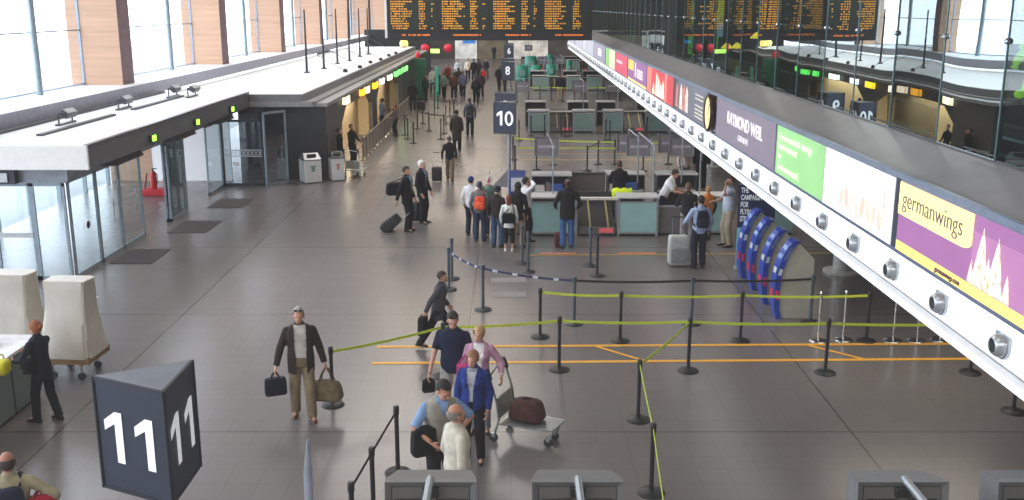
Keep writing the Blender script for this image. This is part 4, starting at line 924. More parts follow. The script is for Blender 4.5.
# ================================================================== NUMBERED SIGNS
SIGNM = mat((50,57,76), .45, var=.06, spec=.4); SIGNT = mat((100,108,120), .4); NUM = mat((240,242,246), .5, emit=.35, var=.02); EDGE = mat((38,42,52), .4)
def digits(m, num, o, u, hgt=.44):
    if set(num) - set('01'): put_text(m, num, .6, o, u, (0,0,1), .012, sx=.92, ext=.003); return
    n = u.cross(V((0,0,1))); W = .33 if num == '11' else .30; x = -W*(len(num)-1)/2
    for ch in num:
        f = lambda a, b: o + u*(x+a*hgt) + V((0,0,(b-.5)*hgt)) + n*.003
        if ch == '1': m.add([f(a-.2, b) for a, b in ((.18,0),(.37,0),(.37,1),(.2,1),(-.08,.80),(-.08,.60),(.18,.76))], [(0,1,2,6),(2,3,4,5,6)])
        else:
            k = 24; vs = [f(.33*math.cos(2*PI*i/k), .5+.51*math.sin(2*PI*i/k)) for i in range(k)] + [f(.16*math.cos(2*PI*i/k), .5+.35*math.sin(2*PI*i/k)) for i in range(k)]
            m.add(vs, [(i,(i+1)%k,k+(i+1)%k,k+i) for i in range(k)])
        x += W
def counter_sign(c, label, num, zb=2.24, zt=3.21, h=None):
    """three-sided prism on a pole; c = centre"""
    L, Fv, Rv = V((-.45,-.13,0)), V((.225,-.46,0)), V((.23,.25,0)); tri = [L, Fv, Rv]
    cen = (L+Fv+Rv)/3; tri = [p-cen for p in tri]
    t = thing('counter_sign', label, 'sign', c, 0, 'numbered three-sided counter signs')
    m = MB(); m.prism([(p.x,p.y) for p in tri], (0,0,zb+.03), (1,0,0), (0,1,0), (0,0,zt-zb-.06)); m.build('sign_body', SIGNM, t, world=False, smooth=False)
    m = MB()
    for z in (zb, zt-.03): m.prism([(p.x*1.035,p.y*1.035) for p in tri], (0,0,z), (1,0,0), (0,1,0), (0,0,.03))
    for p in tri: m.cyl((p.x,p.y,zb),(p.x,p.y,zt),.016,n=8)
    m.build('edge_trim', EDGE, t, world=False, smooth=False)
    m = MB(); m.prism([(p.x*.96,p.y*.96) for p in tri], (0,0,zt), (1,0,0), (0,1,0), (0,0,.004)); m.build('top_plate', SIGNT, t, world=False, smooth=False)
    m = MB(); m.cyl((.02,.02,0),(.02,.02,zb),.05,n=16); m.lathe([(.14,0),(.14,.02),(.05,.03)], (.02,.02,0), 16); m.build('pole', mat((176,180,186), .3, .5), t, world=False)
    if num:
        for a, b in ((tri[0],tri[1]),(tri[1],tri[2]),(tri[2],tri[0])):
            u = (b-a).normalized(); nrm = V((u.y,-u.x,0)); m = MB()
            digits(m, num, (a+b)/2 + nrm*.006 + V((0,0,(zb+zt)/2)), u); m.build('number', NUM, t, world=False, smooth=False)
    return t
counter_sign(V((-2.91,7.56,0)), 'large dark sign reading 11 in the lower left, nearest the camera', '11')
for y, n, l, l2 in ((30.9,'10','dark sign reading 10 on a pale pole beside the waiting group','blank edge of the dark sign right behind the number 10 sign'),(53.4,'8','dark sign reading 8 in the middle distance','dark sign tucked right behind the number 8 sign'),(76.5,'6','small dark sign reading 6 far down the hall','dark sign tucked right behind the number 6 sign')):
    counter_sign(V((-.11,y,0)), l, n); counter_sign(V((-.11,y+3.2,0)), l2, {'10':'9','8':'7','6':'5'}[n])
# ================================================================== CHECK-IN COUNTERS
TEAL = mat((172,216,216), .3, var=.06, scale=2); TEALF = mat((142,172,164), .35, var=.08, scale=2); FRAME = mat((170,176,178), .4, .3); TOPM = mat((196,198,198), .4, var=.05); LOW = mat((118,114,116), .5); DKP = mat((58,58,64), .5, var=.1); KICK = mat((40,40,42), .6)
def desk(x0, x1, y, label, tealm=TEAL, group='teal check-in counters'):
    c = V(((x0+x1)/2, y, 0)); t = thing('check_in_counter', label, 'counter', c, 0, group); w = x1-x0
    m = MB(); m.box(c+V((0,.02,.52)), (w-.1,.04,.86)); m.build('front_panel', tealm, t, smooth=False)
    m = MB()
    for s in (-1,1): m.box(c+V((s*(w/2-.03),.02,.54)), (.06,.07,1.08))
    m.box(c+V((0,.02,.94)), (w,.06,.05)); m.box(c+V((0,.02,.1)), (w,.06,.06)); m.build('panel_frame', FRAME, t, smooth=False)
    m = MB(); m.box(c+V((0,.28,1.07)), (w+.04,.7,.05)); m.build('worktop', TOPM, t, bevel=.01)
    for s in (-1,1): m = MB(); m.box(c+V((s*(w/2-.02),.32,.53)), (.04,.56,1.02)); m.build('side_panel', LOW, t, smooth=False)
    m = MB(); m.box(c+V((0,.1,.04)), (w-.05,.1,.08)); m.build('plinth', KICK, t, smooth=False)
    m = MB(); m.box(c+V((w*.2,.5,.78)), (w*.5,.3,.04)); m.build('inner_shelf', LOW, t, smooth=False)
    return t
def low_panel(x0, x1, y, label):
    t = thing('low_partition', label, 'partition', ((x0+x1)/2,y+.1,0), 0, 'low grey partitions between counters')
    m = MB(); m.span(x0,x1,y+.08,y+.12,.06,.78); m.build('panel', LOW, t, smooth=False); m = MB(); m.span(x0,x1,y+.06,y+.14,.78,.82); m.build('capping', FRAME, t, smooth=False); m = MB(); m.span(x0,x1,y+.09,y+.13,0,.06); m.build('plinth', KICK, t, smooth=False)
def conveyor(x0, x1, y, label):
    c = V(((x0+x1)/2,y+.7,0)); w = x1-x0; t = thing('baggage_conveyor', label, 'conveyor', c, 0, 'baggage conveyors between counters')
    m = MB(); m.prism([(0,.05),(0,.22),(1.28,.8),(1.28,.05)], (x0+.03,y+.1,0), (0,1,0), (0,0,1), (w-.06,0,0)); m.build('conveyor_bed', mat((34,32,34), .5, var=.1), t, smooth=False)
    m = MB(); m.prism([(0,.225),(0,.24),(1.26,.81),(1.26,.795)], (x0+w*.3,y+.12,0), (0,1,0), (0,0,1), (.05,0,0)); m.prism([(0,.225),(0,.24),(1.26,.81),(1.26,.795)], (x0+w*.78,y+.12,0), (0,1,0), (0,0,1), (.05,0,0)); m.build('guide_strip', mat((170,160,110), .5), t, smooth=False)
    m = MB(); m.span(x0+.02,x1-.02,y+1.4,y+1.46,.06,.98); m.build('rear_panel', DKP, t, smooth=False)
    m = MB(); m.span(x0-.02,x1+.02,y-.02,y+.16,1.0,1.06); m.build('top_bar', mat((226,222,210), .4), t, smooth=False)
    m = MB(); m.span(x0+.02,x1-.02,y+.02,y+.1,.05,.24); m.build('front_plate', LOW, t, smooth=False)
    m = MB(); m.span(x0+w*.55,x0+w*.92,y+.0,y+.02,.1,.22); m.build('scale_display', mat((206,90,96), .4, emit=.4), t, smooth=False)
    return t
def back_counter(x0, x1, y, label, box=True):
    c = V(((x0+x1)/2,y,0)); w = x1-x0; t = thing('rear_counter', label, 'counter', c, 0, 'rear counters with shelves')
    m = MB()
    for s in (-1,1): m.box(c+V((s*(w/2-.02),.25,.6)), (.04,.6,1.2))
    m.box(c+V((0,.52,.6)), (w,.04,1.2)); m.build('cabinet', DKP, t, smooth=False)
    m = MB(); m.box(c+V((0,.25,1.22)), (w+.04,.64,.05)); m.build('worktop', TOPM, t, smooth=False)
    m = MB(); m.box(c+V((0,.2,.72)), (w-.06,.56,.04)); m.build('shelf', TOPM, t, smooth=False)
    if box:
        for k, (dx, ww, hh, cc, lb) in enumerate(((.16,.34,.2,(60,96,170),'blue document box'),(-.36,.3,.16,(200,196,190),'stack of pale papers'),(-.1,.14,.24,(120,110,104),'grey file holder'))):
            if w < 1 and k == 2: continue
            m = MB(); m.box(c+V((dx,.12,.74+hh/2)), (ww,.3,hh)); m.box(c+V((dx,.12,.745+hh)), (ww*.9,.27,.02)); tag(m.build('document_box', mat(cc, .6), None, bevel=.01), lb+' on the shelf '+('nearest the number 10 sign' if x0 < 1 else 'beside the member of staff in black'), 'box', 'document boxes on the rear counters')
    return t
def monitor(x, y, label, zt=2.3, w=.76, hgt=.56, d=.42, arm=True, desk_y=None, back=False, group='overhead counter monitors', arm_len=2.6):
    t = thing('counter_monitor', label, 'monitor', (x,y,0), 0, group)
    hs = mat((116,118,120), .5, var=.05); zc = zt-hgt/2
    tilt = Matrix.Rotation(-.12, 3, 'X')
    m = MB()
    def q(a, b, c): return V((x,y,zc)) + tilt @ V((a,b,c))
    def ringf(hx, hz, yy): return [q(-hx,yy,-hz), q(hx,yy,-hz), q(hx,yy,hz), q(-hx,yy,hz)]
    m.loft([ringf(w/2-.07,hgt/2-.06,.03), ringf(w/2-.05,hgt/2-.045,0), ringf(w/2,hgt/2,-.03), ringf(w/2,hgt/2,.07), ringf(w/2-.06,hgt/2-.05,d)], cap=True); m.build('housing', hs, t, smooth=False)
    if back:
        m = MB(); m.loft([ringf(w/2-.06,hgt/2-.05,.02), ringf(w/2-.06,hgt/2-.05,-.005)]); m.build('rear_panel', mat((104,104,100), .6, var=.08), t, smooth=False)
        m = MB()
        for i in range(30):
            if 13 <= i <= 16: continue
            m.box(q(-w/2+.09+i*(w-.18)/29,-.012,hgt/2-.2), (.009,.02,.1), R=tilt)
        m.build('vent', mat((28,28,30), .6), t, smooth=False)
        m = MB(); m.box(q(0,-.02,hgt/2-.09), (.13,.05,.09), R=tilt); m.build('bracket', mat((30,31,34), .5), t, bevel=.01)
    else:
        m = MB(); m.loft([ringf(w/2-.06,hgt/2-.05,.02), ringf(w/2-.06,hgt/2-.05,-.008)]); m.build('screen', mat((108,104,110), .2, emit=.14, var=.2, scale=3), t, smooth=False)
        m = MB(); m.box(q(0,-.012,.0), (w*.7,.01,hgt*.14), R=tilt); m.build('screen_band', mat((150,140,156), .4, emit=.15), t, smooth=False)
    AR = mat((160,168,174), .3, .6)
    if back:
        a0 = V((x,y-.01,zt+.035)); m = MB(); m.caps(a0, a0+V((0,-arm_len,.0)), .035, .035, 14); m.build('support_arm', AR, t)
        m = MB(); m.cyl((x,y-arm_len,0),(x,y-arm_len,zt),.035,n=12); m.build('post', AR, t)
    else:
        py_ = desk_y if desk_y is not None else y-2.3
        m = MB(); m.tube([V((x+.07,py_,1.09)), V((x+.07,py_,zt+.02)), V((x+.06,py_+.12,zt+.12)), V((x,y+.1,zt+.12)), V((x,y+.12,zt-.02))], .022, 8); m.build('support_arm', AR, t)
    return t
# row eleven: only monitors on their arms reach into view
for px, lb in ((430,'grey monitor housing at the lower edge, below the bald man'),(578,'grey monitor housing at the lower edge, in the middle of the floor'),(905,'grey monitor housing at the lower right edge'),(1046,'grey monitor housing cut off by the right border')):
    X = (px-512)/1000*8.3; monitor(X, 7.62, lb, zt=2.24, back=True)
# row ten
desk(.48,1.76,26.45,'teal fronted counter at which the man in blue jeans stands'); desk(2.85,3.95,26.45,'teal fronted counter right of the baggage conveyor'); desk(6.75,7.7,26.6,'teal fronted counter showing between banner and gallery edge'); desk(5.0,5.9,26.6,'teal fronted counter behind the backpack wearer')
low_panel(-.35,.46,26.5,'low grey partition left of the counter with the man in jeans'); low_panel(3.97,4.98,26.5,'low grey partition in front of the leaning member of staff')
conveyor(1.8,2.82,26.45,'baggage conveyor with a red weight display, beside the man in blue jeans')
back_counter(.6,1.75,29.2,'rear counter with a blue box, nearest the number 10 sign'); back_counter(2.85,3.95,29.4,'rear counter where a member of staff in black works'); back_counter(4.3,5.5,29.4,'rear counter behind the leaning member of staff', False)
t = thing('linking_barrier', 'long dark low wall linking the rear counters', 'partition', (2.3,29.9,0)); m = MB(); m.span(1.78,2.82,29.88,29.95,0,1.12); m.build('barrier_panel', mat((110,102,98), .6), t, smooth=False); m = MB(); m.span(1.78,2.82,29.85,29.98,1.12,1.18); m.build('capping', DKP, t, smooth=False)
for px, lb in ((546.5,'grey monitor over the rear counter nearest the number 10 sign'),(637,'grey monitor with a purple band, left of the teal-lit one'),(679,'grey monitor at the edge of the white gallery strip'),(630,'grey monitor half hidden behind the one with a purple band'),(672,'dark monitor half hidden at the gallery strip')):
    bk = px in (630, 672); X = (px-512)/1000*30.2; monitor(X, 29.6 if not bk else 30.4, lb, zt=2.3, w=.74, hgt=.58, desk_y=26.9 if not bk else 28.6)
# hi-vis vest over a chair
q = gp(622,218); q = V((3.05,27.5,0)); t = thing('office_chair', 'black office chair behind the counter', 'chair', q)
m = MB(); rounded(m, q+V((0,0,.5)), (.48,.46,.1), Matrix.Identity(3), .3); m.build('seat', cloth((40,40,46)), t); m = MB(); rounded(m, q+V((0,-.22,.86)), (.46,.08,.5), Matrix.Identity(3), .35); m.build('backrest', cloth((40,40,46)), t)
m = MB(); m.cyl(q+V((0,0,.08)), q+V((0,0,.46)), .03); m.build('column', DKSTEEL, t)
for k in range(5):
    a = 2*PI*k/5; m = MB(); m.tube([q+V((0,0,.12)), q+V((.28*math.cos(a),.28*math.sin(a),.06))], .022, 6); m.ell(q+V((.28*math.cos(a),.28*math.sin(a),.035)), (.035,.035,.035)); m.build('leg', DKSTEEL, t)
m = MB(); c = q+V((0,-.22,.96)); pts = []
for i in range(9):
    a = -.9+1.8*i/8; pts.append([c+V((x*(.25+.04*abs(math.sin(3*a))), .075*math.copysign(1,a)*min(1,abs(a)*3), .22-.34*max(0,abs(a)-.12)+.02*math.sin(7*x+3*a))) for x in (-1,-.6,-.2,.2,.6,1)])
vs = [p for r_ in pts for p in r_]; m.add(vs, [(i*6+j,i*6+j+1,(i+1)*6+j+1,(i+1)*6+j) for i in range(8) for j in range(5)])
o = m.build('high_visibility_vest', mat((214,236,40), .7, emit=.12, var=.15), None); o.modifiers.new('s','SOLIDIFY').thickness = .015; tag(o, 'bright yellow high visibility vest draped over the office chair', 'vest')
# farther rows
def far_row(y, xs, ms, nm, tl):
    for i, (a, b) in enumerate(xs):
        desk(a, b, y, 'sage green counter in the %s row, %s from the left' % (nm, ordn[i]), TEALF, 'counters of the %s row' % nm)
        back_counter(a-.1, b-.1, y+3.0, 'dark rear counter of the %s row, %s from the left' % (nm, ordn[i]), False)
    for i in range(len(xs)-1):
        if 0.6 < xs[i+1][0]-xs[i][1] < 2.5: conveyor(xs[i][1]+.05, xs[i+1][0]-.05, y, 'baggage conveyor in the %s row, %s gap from the left' % (nm, ordn[i]))
    for i, x in enumerate(ms): monitor(x, y+2.4, 'grey overhead monitor of the %s row, %s from the left' % (nm, ordn[i]), zt=2.35, desk_y=y+.4, group='overhead monitors of the %s row' % nm)
far_row(49.2, ((.8,1.85),(3.0,4.05),(4.5,5.45),(6.6,7.7)), (.55,3.45,5.15), 'second', TEALF)
far_row(74.0, ((1.5,2.7),(4.0,5.0),(5.5,6.6)), (2.3,3.6), 'third', TEALF)
far_row(96.0, ((1.0,2.2),(3.2,4.4),(5.2,6.4),(7.2,8.4)), (1.6,), 'fourth', TEALF)
# green airline counters and totems beyond the third row
GRN = mat((24,140,116), .4, var=.15, emit=.05); GRD = mat((30,92,66), .5, var=.15)
def green_unit(px, y, w, hgt, label, m_=GRN):
    X = (px-512)/1000*(y*.97+1.3); t = thing('green_kiosk', label, 'kiosk', (X,y,0), 0, 'green airline kiosks')
    m = MB(); m.lathe([(w*.5,0),(w*.5,hgt*.92),(w*.42,hgt)], (X,y,0), 18); m.build('kiosk_body', m_, t)
    m = MB(); m.box((X,y-w*.5,hgt*.62), (w*.5,.06,hgt*.3)); m.build('screen', mat((120,150,146), .3, emit=.15), t, bevel=.01)
    m = MB(); m.lathe([(w*.52,hgt*.3),(w*.52,hgt*.34)], (X,y,0), 18); m.build('ledge', mat((170,186,180), .4), t)
for px, y, w, hgt, lb in ((522,80,1.0,1.5,'large green rounded kiosk just right of the number 8 sign'),(536,84,.8,1.25,'small green kiosk second from the number 8 sign'),(551,84,.75,1.3,'small green kiosk below two grey monitors'),(569,82,.45,1.75,'slim green kiosk at the right of the green group'),(531,92,1.1,1.6,'green kiosk in the rear line, left one'),(550,93,.7,1.7,'green kiosk in the rear line, right one')): green_unit(px, y, w, hgt, lb)
t = thing('totem', 'tall dark green totem with a red top at the left of the aisle', 'totem', gp(421,100)); q = V(t.location)
m = MB(); m.box(q+V((0,0,1.4)), (.75,.4,2.6)); m.build('totem_body', GRD, t, bevel=.03); m = MB(); m.box(q+V((0,0,.06)), (.9,.6,.12)); m.build('base', KICK, t); m = MB(); m.ell(q+V((-.15,0,2.9)), (.16,.15,.26)); m.build('red_top', mat((214,46,66), .4, emit=.2), t)
t = thing('teal_post', 'slim teal post with a low shelf left of the crowd', 'post', gp(437,96)); q = V(t.location)
m = MB(); m.cyl(q, q+V((0,0,2.0)), .13, n=12); m.build('shaft', mat((90,196,170), .4, emit=.1), t); m = MB(); m.box(q+V((-.5,0,.95)), (1.0,.3,.06)); m.build('shelf', mat((110,190,170), .4), t)
# self-service kiosk beside the number ten pole
q = gp(520,205); q = V((.15,29.4,0)); t = thing('self_service_kiosk', 'blue self-service kiosk with a white panel behind the waiting group', 'kiosk', q)
m = MB(); m.prism([(0,0),(.5,0),(.5,.8),(.32,1.3),(.1,1.36),(0,1.0)], q+V((-.25,-.25,0)), (0,1,0), (0,0,1), (.5,0,0)); m.build('kiosk_body', mat((52,70,136), .4), t, bevel=.02); m = MB(); m.box(q+V((.0,-.28,.95)), (.36,.05,.4)); m.build('front_panel', mat((206,210,216), .4), t, bevel=.01)
m = MB(); m.box(q+V((0,-.17,1.22)), (.36,.02,.28), R=Matrix.Rotation(-.5,3,'X')); m.build('screen', mat((70,90,130), .2, emit=.2), t)
q = at_y(500,186,29.3); t = thing('sloping_board', 'slanting pale grey panel leaning against the number 10 pole', 'panel', (q.x,29.3,0)); m = MB(); m.add([V((-.6,29.3,.85)),V((-.12,29.3,.85)),V((-.12,29.3,1.38)),V((-.6,29.36,.85)),V((-.12,29.36,.85)),V((-.12,29.36,1.38))],[(0,1,2),(5,4,3),(0,3,4,1),(1,4,5,2),(2,5,3,0)]); m.build('sloping_panel', mat((140,140,142), .5), t, smooth=False); m = MB(); m.cyl((-.35,29.33,0),(-.35,29.33,.86),.03); m.build('leg', FRAME, t)
q = V(teal['R'])+V((0,0,.1)); t = thing('paper_pennant', 'white and red triangular paper held up by the person in teal', 'pennant', q); m = MB(); m.add([q+V((-.12,0,-.14)), q+V((.16,0,-.1)), q+V((.12,.02,.24))], [(0,1,2)]); m.build('paper', mat((240,236,236), .7), t, smooth=False); m = MB(); m.add([q+V((.0,-.006,-.06)), q+V((.1,-.006,-.04)), q+V((.09,-.004,.14))], [(0,1,2)]); m.build('red_print', mat((206,60,60), .7), t, smooth=False)
# ================================================================== KIOSKS, BANNER, COLUMN
BLUE = mat((34,66,170), .3, var=.08); KG = mat((178,178,168), .5, var=.05)
for k, (Y, lb) in enumerate(((19.15,'blue curved kiosk with a grey side, nearest of the four'),(20.15,'blue curved kiosk second from the front'),(21.2,'blue curved kiosk third from the front'),(22.2,'blue curved kiosk farthest back, against the campaign banner'))):
    x0 = 5.28; t = thing('check_in_kiosk', lb, 'kiosk', (x0+.4,Y+.3,0), 0, 'blue curved self-service kiosks')
    prof = [(0,0),(-.05,.2),(-.07,.5),(-.06,.8),(.0,1.1),(.09,1.35),(.22,1.55),(.30,1.6)]
    m = MB(); m.prism([(p[0]+.05,p[1]*.98) for p in prof]+[(.7,1.22),(.7,0)], (x0,Y,0), (1,0,0), (0,0,1), (0,.36,0)); m.build('kiosk_body', KG, t, smooth=False)
    out = [(p[0],p[1]+.0) for p in prof]; inn = [(p[0]+.11,p[1]-.02 if p[1] > .05 else 0) for p in reversed(prof)]
    m = MB(); m.prism(out+inn, (x0,Y-.05,0), (1,0,0), (0,0,1), (0,.34,0)); m.build('curved_front', BLUE, t, smooth=False)
    def on(z, dz, y0, y1, off=.012):
        f = lambda zz: next((a[0]+(b[0]-a[0])*(zz-a[1])/(b[1]-a[1]) for a, b in zip(prof, prof[1:]) if a[1] <= zz <= b[1]), prof[-1][0])
        return [V((x0+f(z)-off,Y+y0,z)), V((x0+f(z)-off,Y+y1,z)), V((x0+f(z+dz)-off,Y+y1,z+dz)), V((x0+f(z+dz)-off,Y+y0,z+dz))]
    m = MB(); m.add(on(1.22,.26,.0,.24), [(0,1,2,3)]); m.build('screen', mat((120,150,196), .2, emit=.25), t, smooth=False)
    m = MB(); m.add(on(.92,.12,.02,.22), [(0,1,2,3)]); m.build('keypad', mat((206,212,220), .3), t, smooth=False)
    m = MB(); m.add(on(.42,.18,.02,.22), [(0,1,2,3)]); m.build('red_emblem', mat((214,40,80), .4), t, smooth=False)
    # the edge facing the hall shows the same strips
    m = MB(); 
    for z, dz, mi in ((1.2,.28,0),(.9,.14,1),(.4,.2,2)):
        f = lambda zz: next((a[0]+(b[0]-a[0])*(zz-a[1])/(b[1]-a[1]) for a, b in zip(prof, prof[1:]) if a[1] <= zz <= b[1]), prof[-1][0])
        m.add([V((x0+f(z)+.02,Y-.056,z)), V((x0+f(z)+.09,Y-.056,z)), V((x0+f(z+dz)+.09,Y-.056,z+dz-.02)), V((x0+f(z+dz)+.02,Y-.056,z+dz))], [(0,1,2,3)], mi)
    m.build('edge_strip', [mat((90,116,170), .3), mat((206,214,226), .4), mat((220,50,90), .4)], t, smooth=False)
t = thing('roll_up_banner', 'tall navy and sky blue roll-up banner with white campaign wording', 'banner', (5.7,23.0,0))
bx0, bx1 = 5.3, 6.15; Yb = 23.0; A, B = V((bx0,Yb,.06)), V((bx1,Yb-.1,.06)); u = (B-A).normalized()
m = MB(); up = V((0,.03,1.98)); m.quad(A+V((0,0,.95)), B+V((0,0,.95)), B+up, A+up, 0); m.quad(A, B, B+V((0,0,.95)), A+V((0,0,.95)), 1); m.build('banner_sheet', [mat((26,42,92), .5, var=.04), mat((132,198,222), .5, var=.2, scale=2)], t, smooth=False)
m = MB()
for i, s in enumerate(('THE','CAMPAIGN','FOR','FLYING','STRA')): put_text(m, s, .17, A+u*.05+V((0,-.012,1.84-.17*i)), u, (0,0,1), .006, align='LEFT', sx=.56)
m.build('lettering', mat((236,240,246), .5, emit=.1, var=.02), t, smooth=False)
m = MB(); m.box((A+B)/2-V((0,0,.03)), ((B-A).length+.04,.2,.07), rz=math.atan2(u.y,u.x)); m.build('base', mat((190,194,198), .3, .6), t, bevel=.01); m = MB(); m.cyl(A+V((.44,.06,0)), A+V((.44,.08,1.98)), .012, n=6); m.build('support_rod', STEEL, t); m = MB(); m.cyl(A+up, B+up, .018, n=8); m.build('top_bar', STEEL, t)
q = gp(841,272); m = MB(); m.cyl((q.x,q.y,0),(q.x,q.y,2.7),.2,n=24); m.lathe([(.42,.0),(.42,.05),(.2,.07)], (q.x,q.y,0), 28); struct(m.build('column', mat((214,214,212), .35, .2), None))
for y in (38.5, 56): m = MB(); m.cyl((q.x,y,0),(q.x,y,2.7),.2,n=20); m.lathe([(.42,.0),(.42,.05),(.2,.07)], (q.x,y,0), 24); struct(m.build('column', mat((214,214,212), .35, .2), None))
# ================================================================== DEPARTURES BOARD
YB_ = 45.0; bl = at_y(388,41,YB_); br = at_y(592,38.5,YB_); zb = 4.58; zt = 8.4
t = thing('departures_board', 'wide black hanging departures board with rows of yellow flight text', 'display board', ((bl.x+br.x)/2,YB_,zb))
m = MB(); m.span(bl.x,br.x,YB_,YB_+.5,zb,zt); m.build('casing', mat((26,28,34), .5), t, smooth=False)
m = MB(); m.span(bl.x-.12,bl.x-.02,YB_,YB_+.3,zb+.1,zt); m.build('end_post', mat((206,208,210), .4), t, smooth=False)
pw = (br.x-bl.x)/4; random.seed(5)
YT = mat((226,164,40), .5, emit=.42, var=.1, scale=1); YT2 = mat((220,116,44), .5, emit=.4, var=.1)
for k in range(4):
    x0 = bl.x+pw*k
    m = MB(); m.span(x0+.08,x0+pw-.06,YB_-.03,YB_,zb+.42,zt-.1); p_ = m.build('display_panel', mat((20,32,28), .4, var=.3), t, smooth=False); p_['_o'] = tuple(t.location)
    m = MB(); rows = 32
    for r_ in range(rows):
        z = zb+.52+r_*.104
        dn = random.randint(3, 9)
        for f0, nch, mi in ((.07,4,0),(.16,3,0),(.235,dn,0),(.62,random.choice((3,4,4,5)),0),(.86,random.choice((0,0,1,2)) if k != 3 else 0,0)):
            xx = x0+pw*f0
            for c_ in range(nch):
                cw = random.uniform(.045,.07)
                if random.random() < .93: m.quad((xx,YB_-.036,z-.026),(xx+cw*.78,YB_-.036,z-.026),(xx+cw*.78,YB_-.036,z+.026),(xx,YB_-.036,z+.026), 1 if random.random() < .12 else mi)
                xx += .072
    m.build('flight_text', [YT, YT2], p_, smooth=False)
    m = MB(); 
    for c_ in range(22):
        if random.random() < .85: xx = x0+pw*.28+c_*.056; m.quad((xx,YB_-.01,zb+.2),(xx+.045,YB_-.01,zb+.2),(xx+.045,YB_-.01,zb+.27),(xx,YB_-.01,zb+.27))
    m.build('notice_text', YT2, t, smooth=False)
    m = MB(); m.cyl((x0+pw/2,YB_+.25,zt),(x0+pw/2,YB_+.25,13),.05,n=8); m.build('hanger', DKSTEEL, t)
# ================================================================== BINS, TROLLEYS
def bin_unit(px, py, w, d, rz, label, mark):
    q = gp(px, py); t = thing('waste_bin', label, 'bin', q, rz, 'white bins with steel hoods')
    m = MB(); m.box((0,0,.42), (w,d,.78)); m.build('bin_body', mat((226,228,228), .35, var=.04), t, bevel=.02, world=False)
    m = MB(); m.box((0,0,.02), (w*.96,d*.96,.06)); m.box((0,0,.82), (w*1.02,d*1.02,.03)); m.build('frame', mat((90,96,98), .4, .4), t, world=False)
    m = MB(); m.loft([[V((sx*w*.5,sy*d*.5,.835)) for sx, sy in ((-1,-1),(1,-1),(1,1),(-1,1))], [V((sx*w*.42,sy*d*.12,1.05)) for sx, sy in ((-1,-1),(1,-1),(1,1),(-1,1))]]); m.build('steel_hood', mat((150,154,156), .25, .9), t, world=False, smooth=False)
    m = MB(); m.box((0,-d*.3,.96), (w*.5,.08,.09), R=Matrix.Rotation(-.9,3,'X')); m.build('opening', mat((24,24,26), .7), t, world=False)
    m = MB(); m.box((0,-d/2-.006,.52), (w*.2,.008,.2)); m.box((0,-d/2-.007,.6), (w*.34,.008,.04)); m.build('printed_mark', mat(mark, .5), t, world=False, smooth=False)
bin_unit(311,182,.62,.62,math.radians(30),'larger white bin with a steel hood and grey-green mark, by the stone wall',(120,160,150)); bin_unit(337,180,.46,.5,math.radians(24),'slimmer white bin with a reddish mark, right of the larger bin',(210,130,110))
def trolley(loc, rz, label, far=False):
    t = thing('luggage_trolley', label, 'trolley', loc, rz, 'luggage trolleys'); FRT = mat((176,182,182), .28, .85); n = 6 if far else 8
    m = MB()
    for s in (-1,1): m.tube([V((-.38,s*.28,.10)), V((-.30,s*.28,.34)), V((-.34,s*.28,.62)), V((-.46,s*.28,1.02))], .018, n)
    m.tube([V((-.35,-.28,.64)), V((-.35,.28,.64))], .013, n); m.tube([V((-.31,-.28,.38)), V((-.31,.28,.38))], .013, n); m.build('upright_frame', FRT, t, world=False)
    m = MB(); m.tube([V((-.44,-.28,.98)), V((-.46,0,1.04)), V((-.44,.28,.98))], .014, n); m.build('handle_bar', FRT, t, world=False)
    for s in (-1,1): m = MB(); m.caps((-.43,s*.28,.95), (-.48,s*.28,1.06), .03, .034, 10); m.build('grip', mat((30,30,34), .5), t, world=False)
    m = MB(); m.box((-.33,0,.5), (.02,.5,.3), R=Matrix.Rotation(-.1,3,'Y')); m.build('back_panel', mat((150,150,142), .4, .3), t, world=False)
    m = MB(); m.prism([(-.32,-.27),(.46,-.2),(.5,-.14),(.5,.14),(.46,.2),(-.32,.27)], (0,0,.27), (1,0,0), (0,1,0), (0,0,.025)); m.build('platform', mat((158,164,164), .35, .6), t, bevel=.008, world=False)
    m = MB(); m.tube([V((.5,-.19,.285)), V((.52,-.15,.30)), V((.52,.15,.30)), V((.5,.19,.285))], .016, n); m.tube([V((-.32,-.28,.285)), V((.5,-.2,.285))], .016, n); m.tube([V((-.32,.28,.285)), V((.5,.2,.285))], .016, n); m.build('platform_rail', FRT, t, world=False)
    for x, y in ((-.38,-.28),(-.38,.28),(.4,-.13),(.4,.13)):
        m = MB(); 
        if x > 0: m.tube([V((.48,y,.27)), V((.42,y,.1))], .016, n)
        m.box((x,y,.11), (.05,.05,.06)); fk = m.build('wheel_fork', FRT, t, world=False)
        m = MB(); m.cyl((x,y-.018,.062),(x,y+.018,.062),.062,n=16); m.build('wheel', mat((36,36,40), .5), fk, world=False)
    return t
c = gp(520,438); tr = trolley(V((.2,13.42,0)), math.radians(-24), 'steel luggage trolley with a brown holdall beside the woman in blue')
Rz = Matrix.Rotation(math.radians(-24), 3, 'Z'); hc_ = V((.2,13.42,0)) + Rz @ V((.02,0,.295+.34))
holdall('dark brown holdall lying on the luggage trolley', hc_, math.radians(-24), (.56,.36,.32), (84,54,50), drop=.02)
trolley(gp(357,177), math.radians(75), 'grey luggage trolley in front of the dark-haired person by the bins', True)
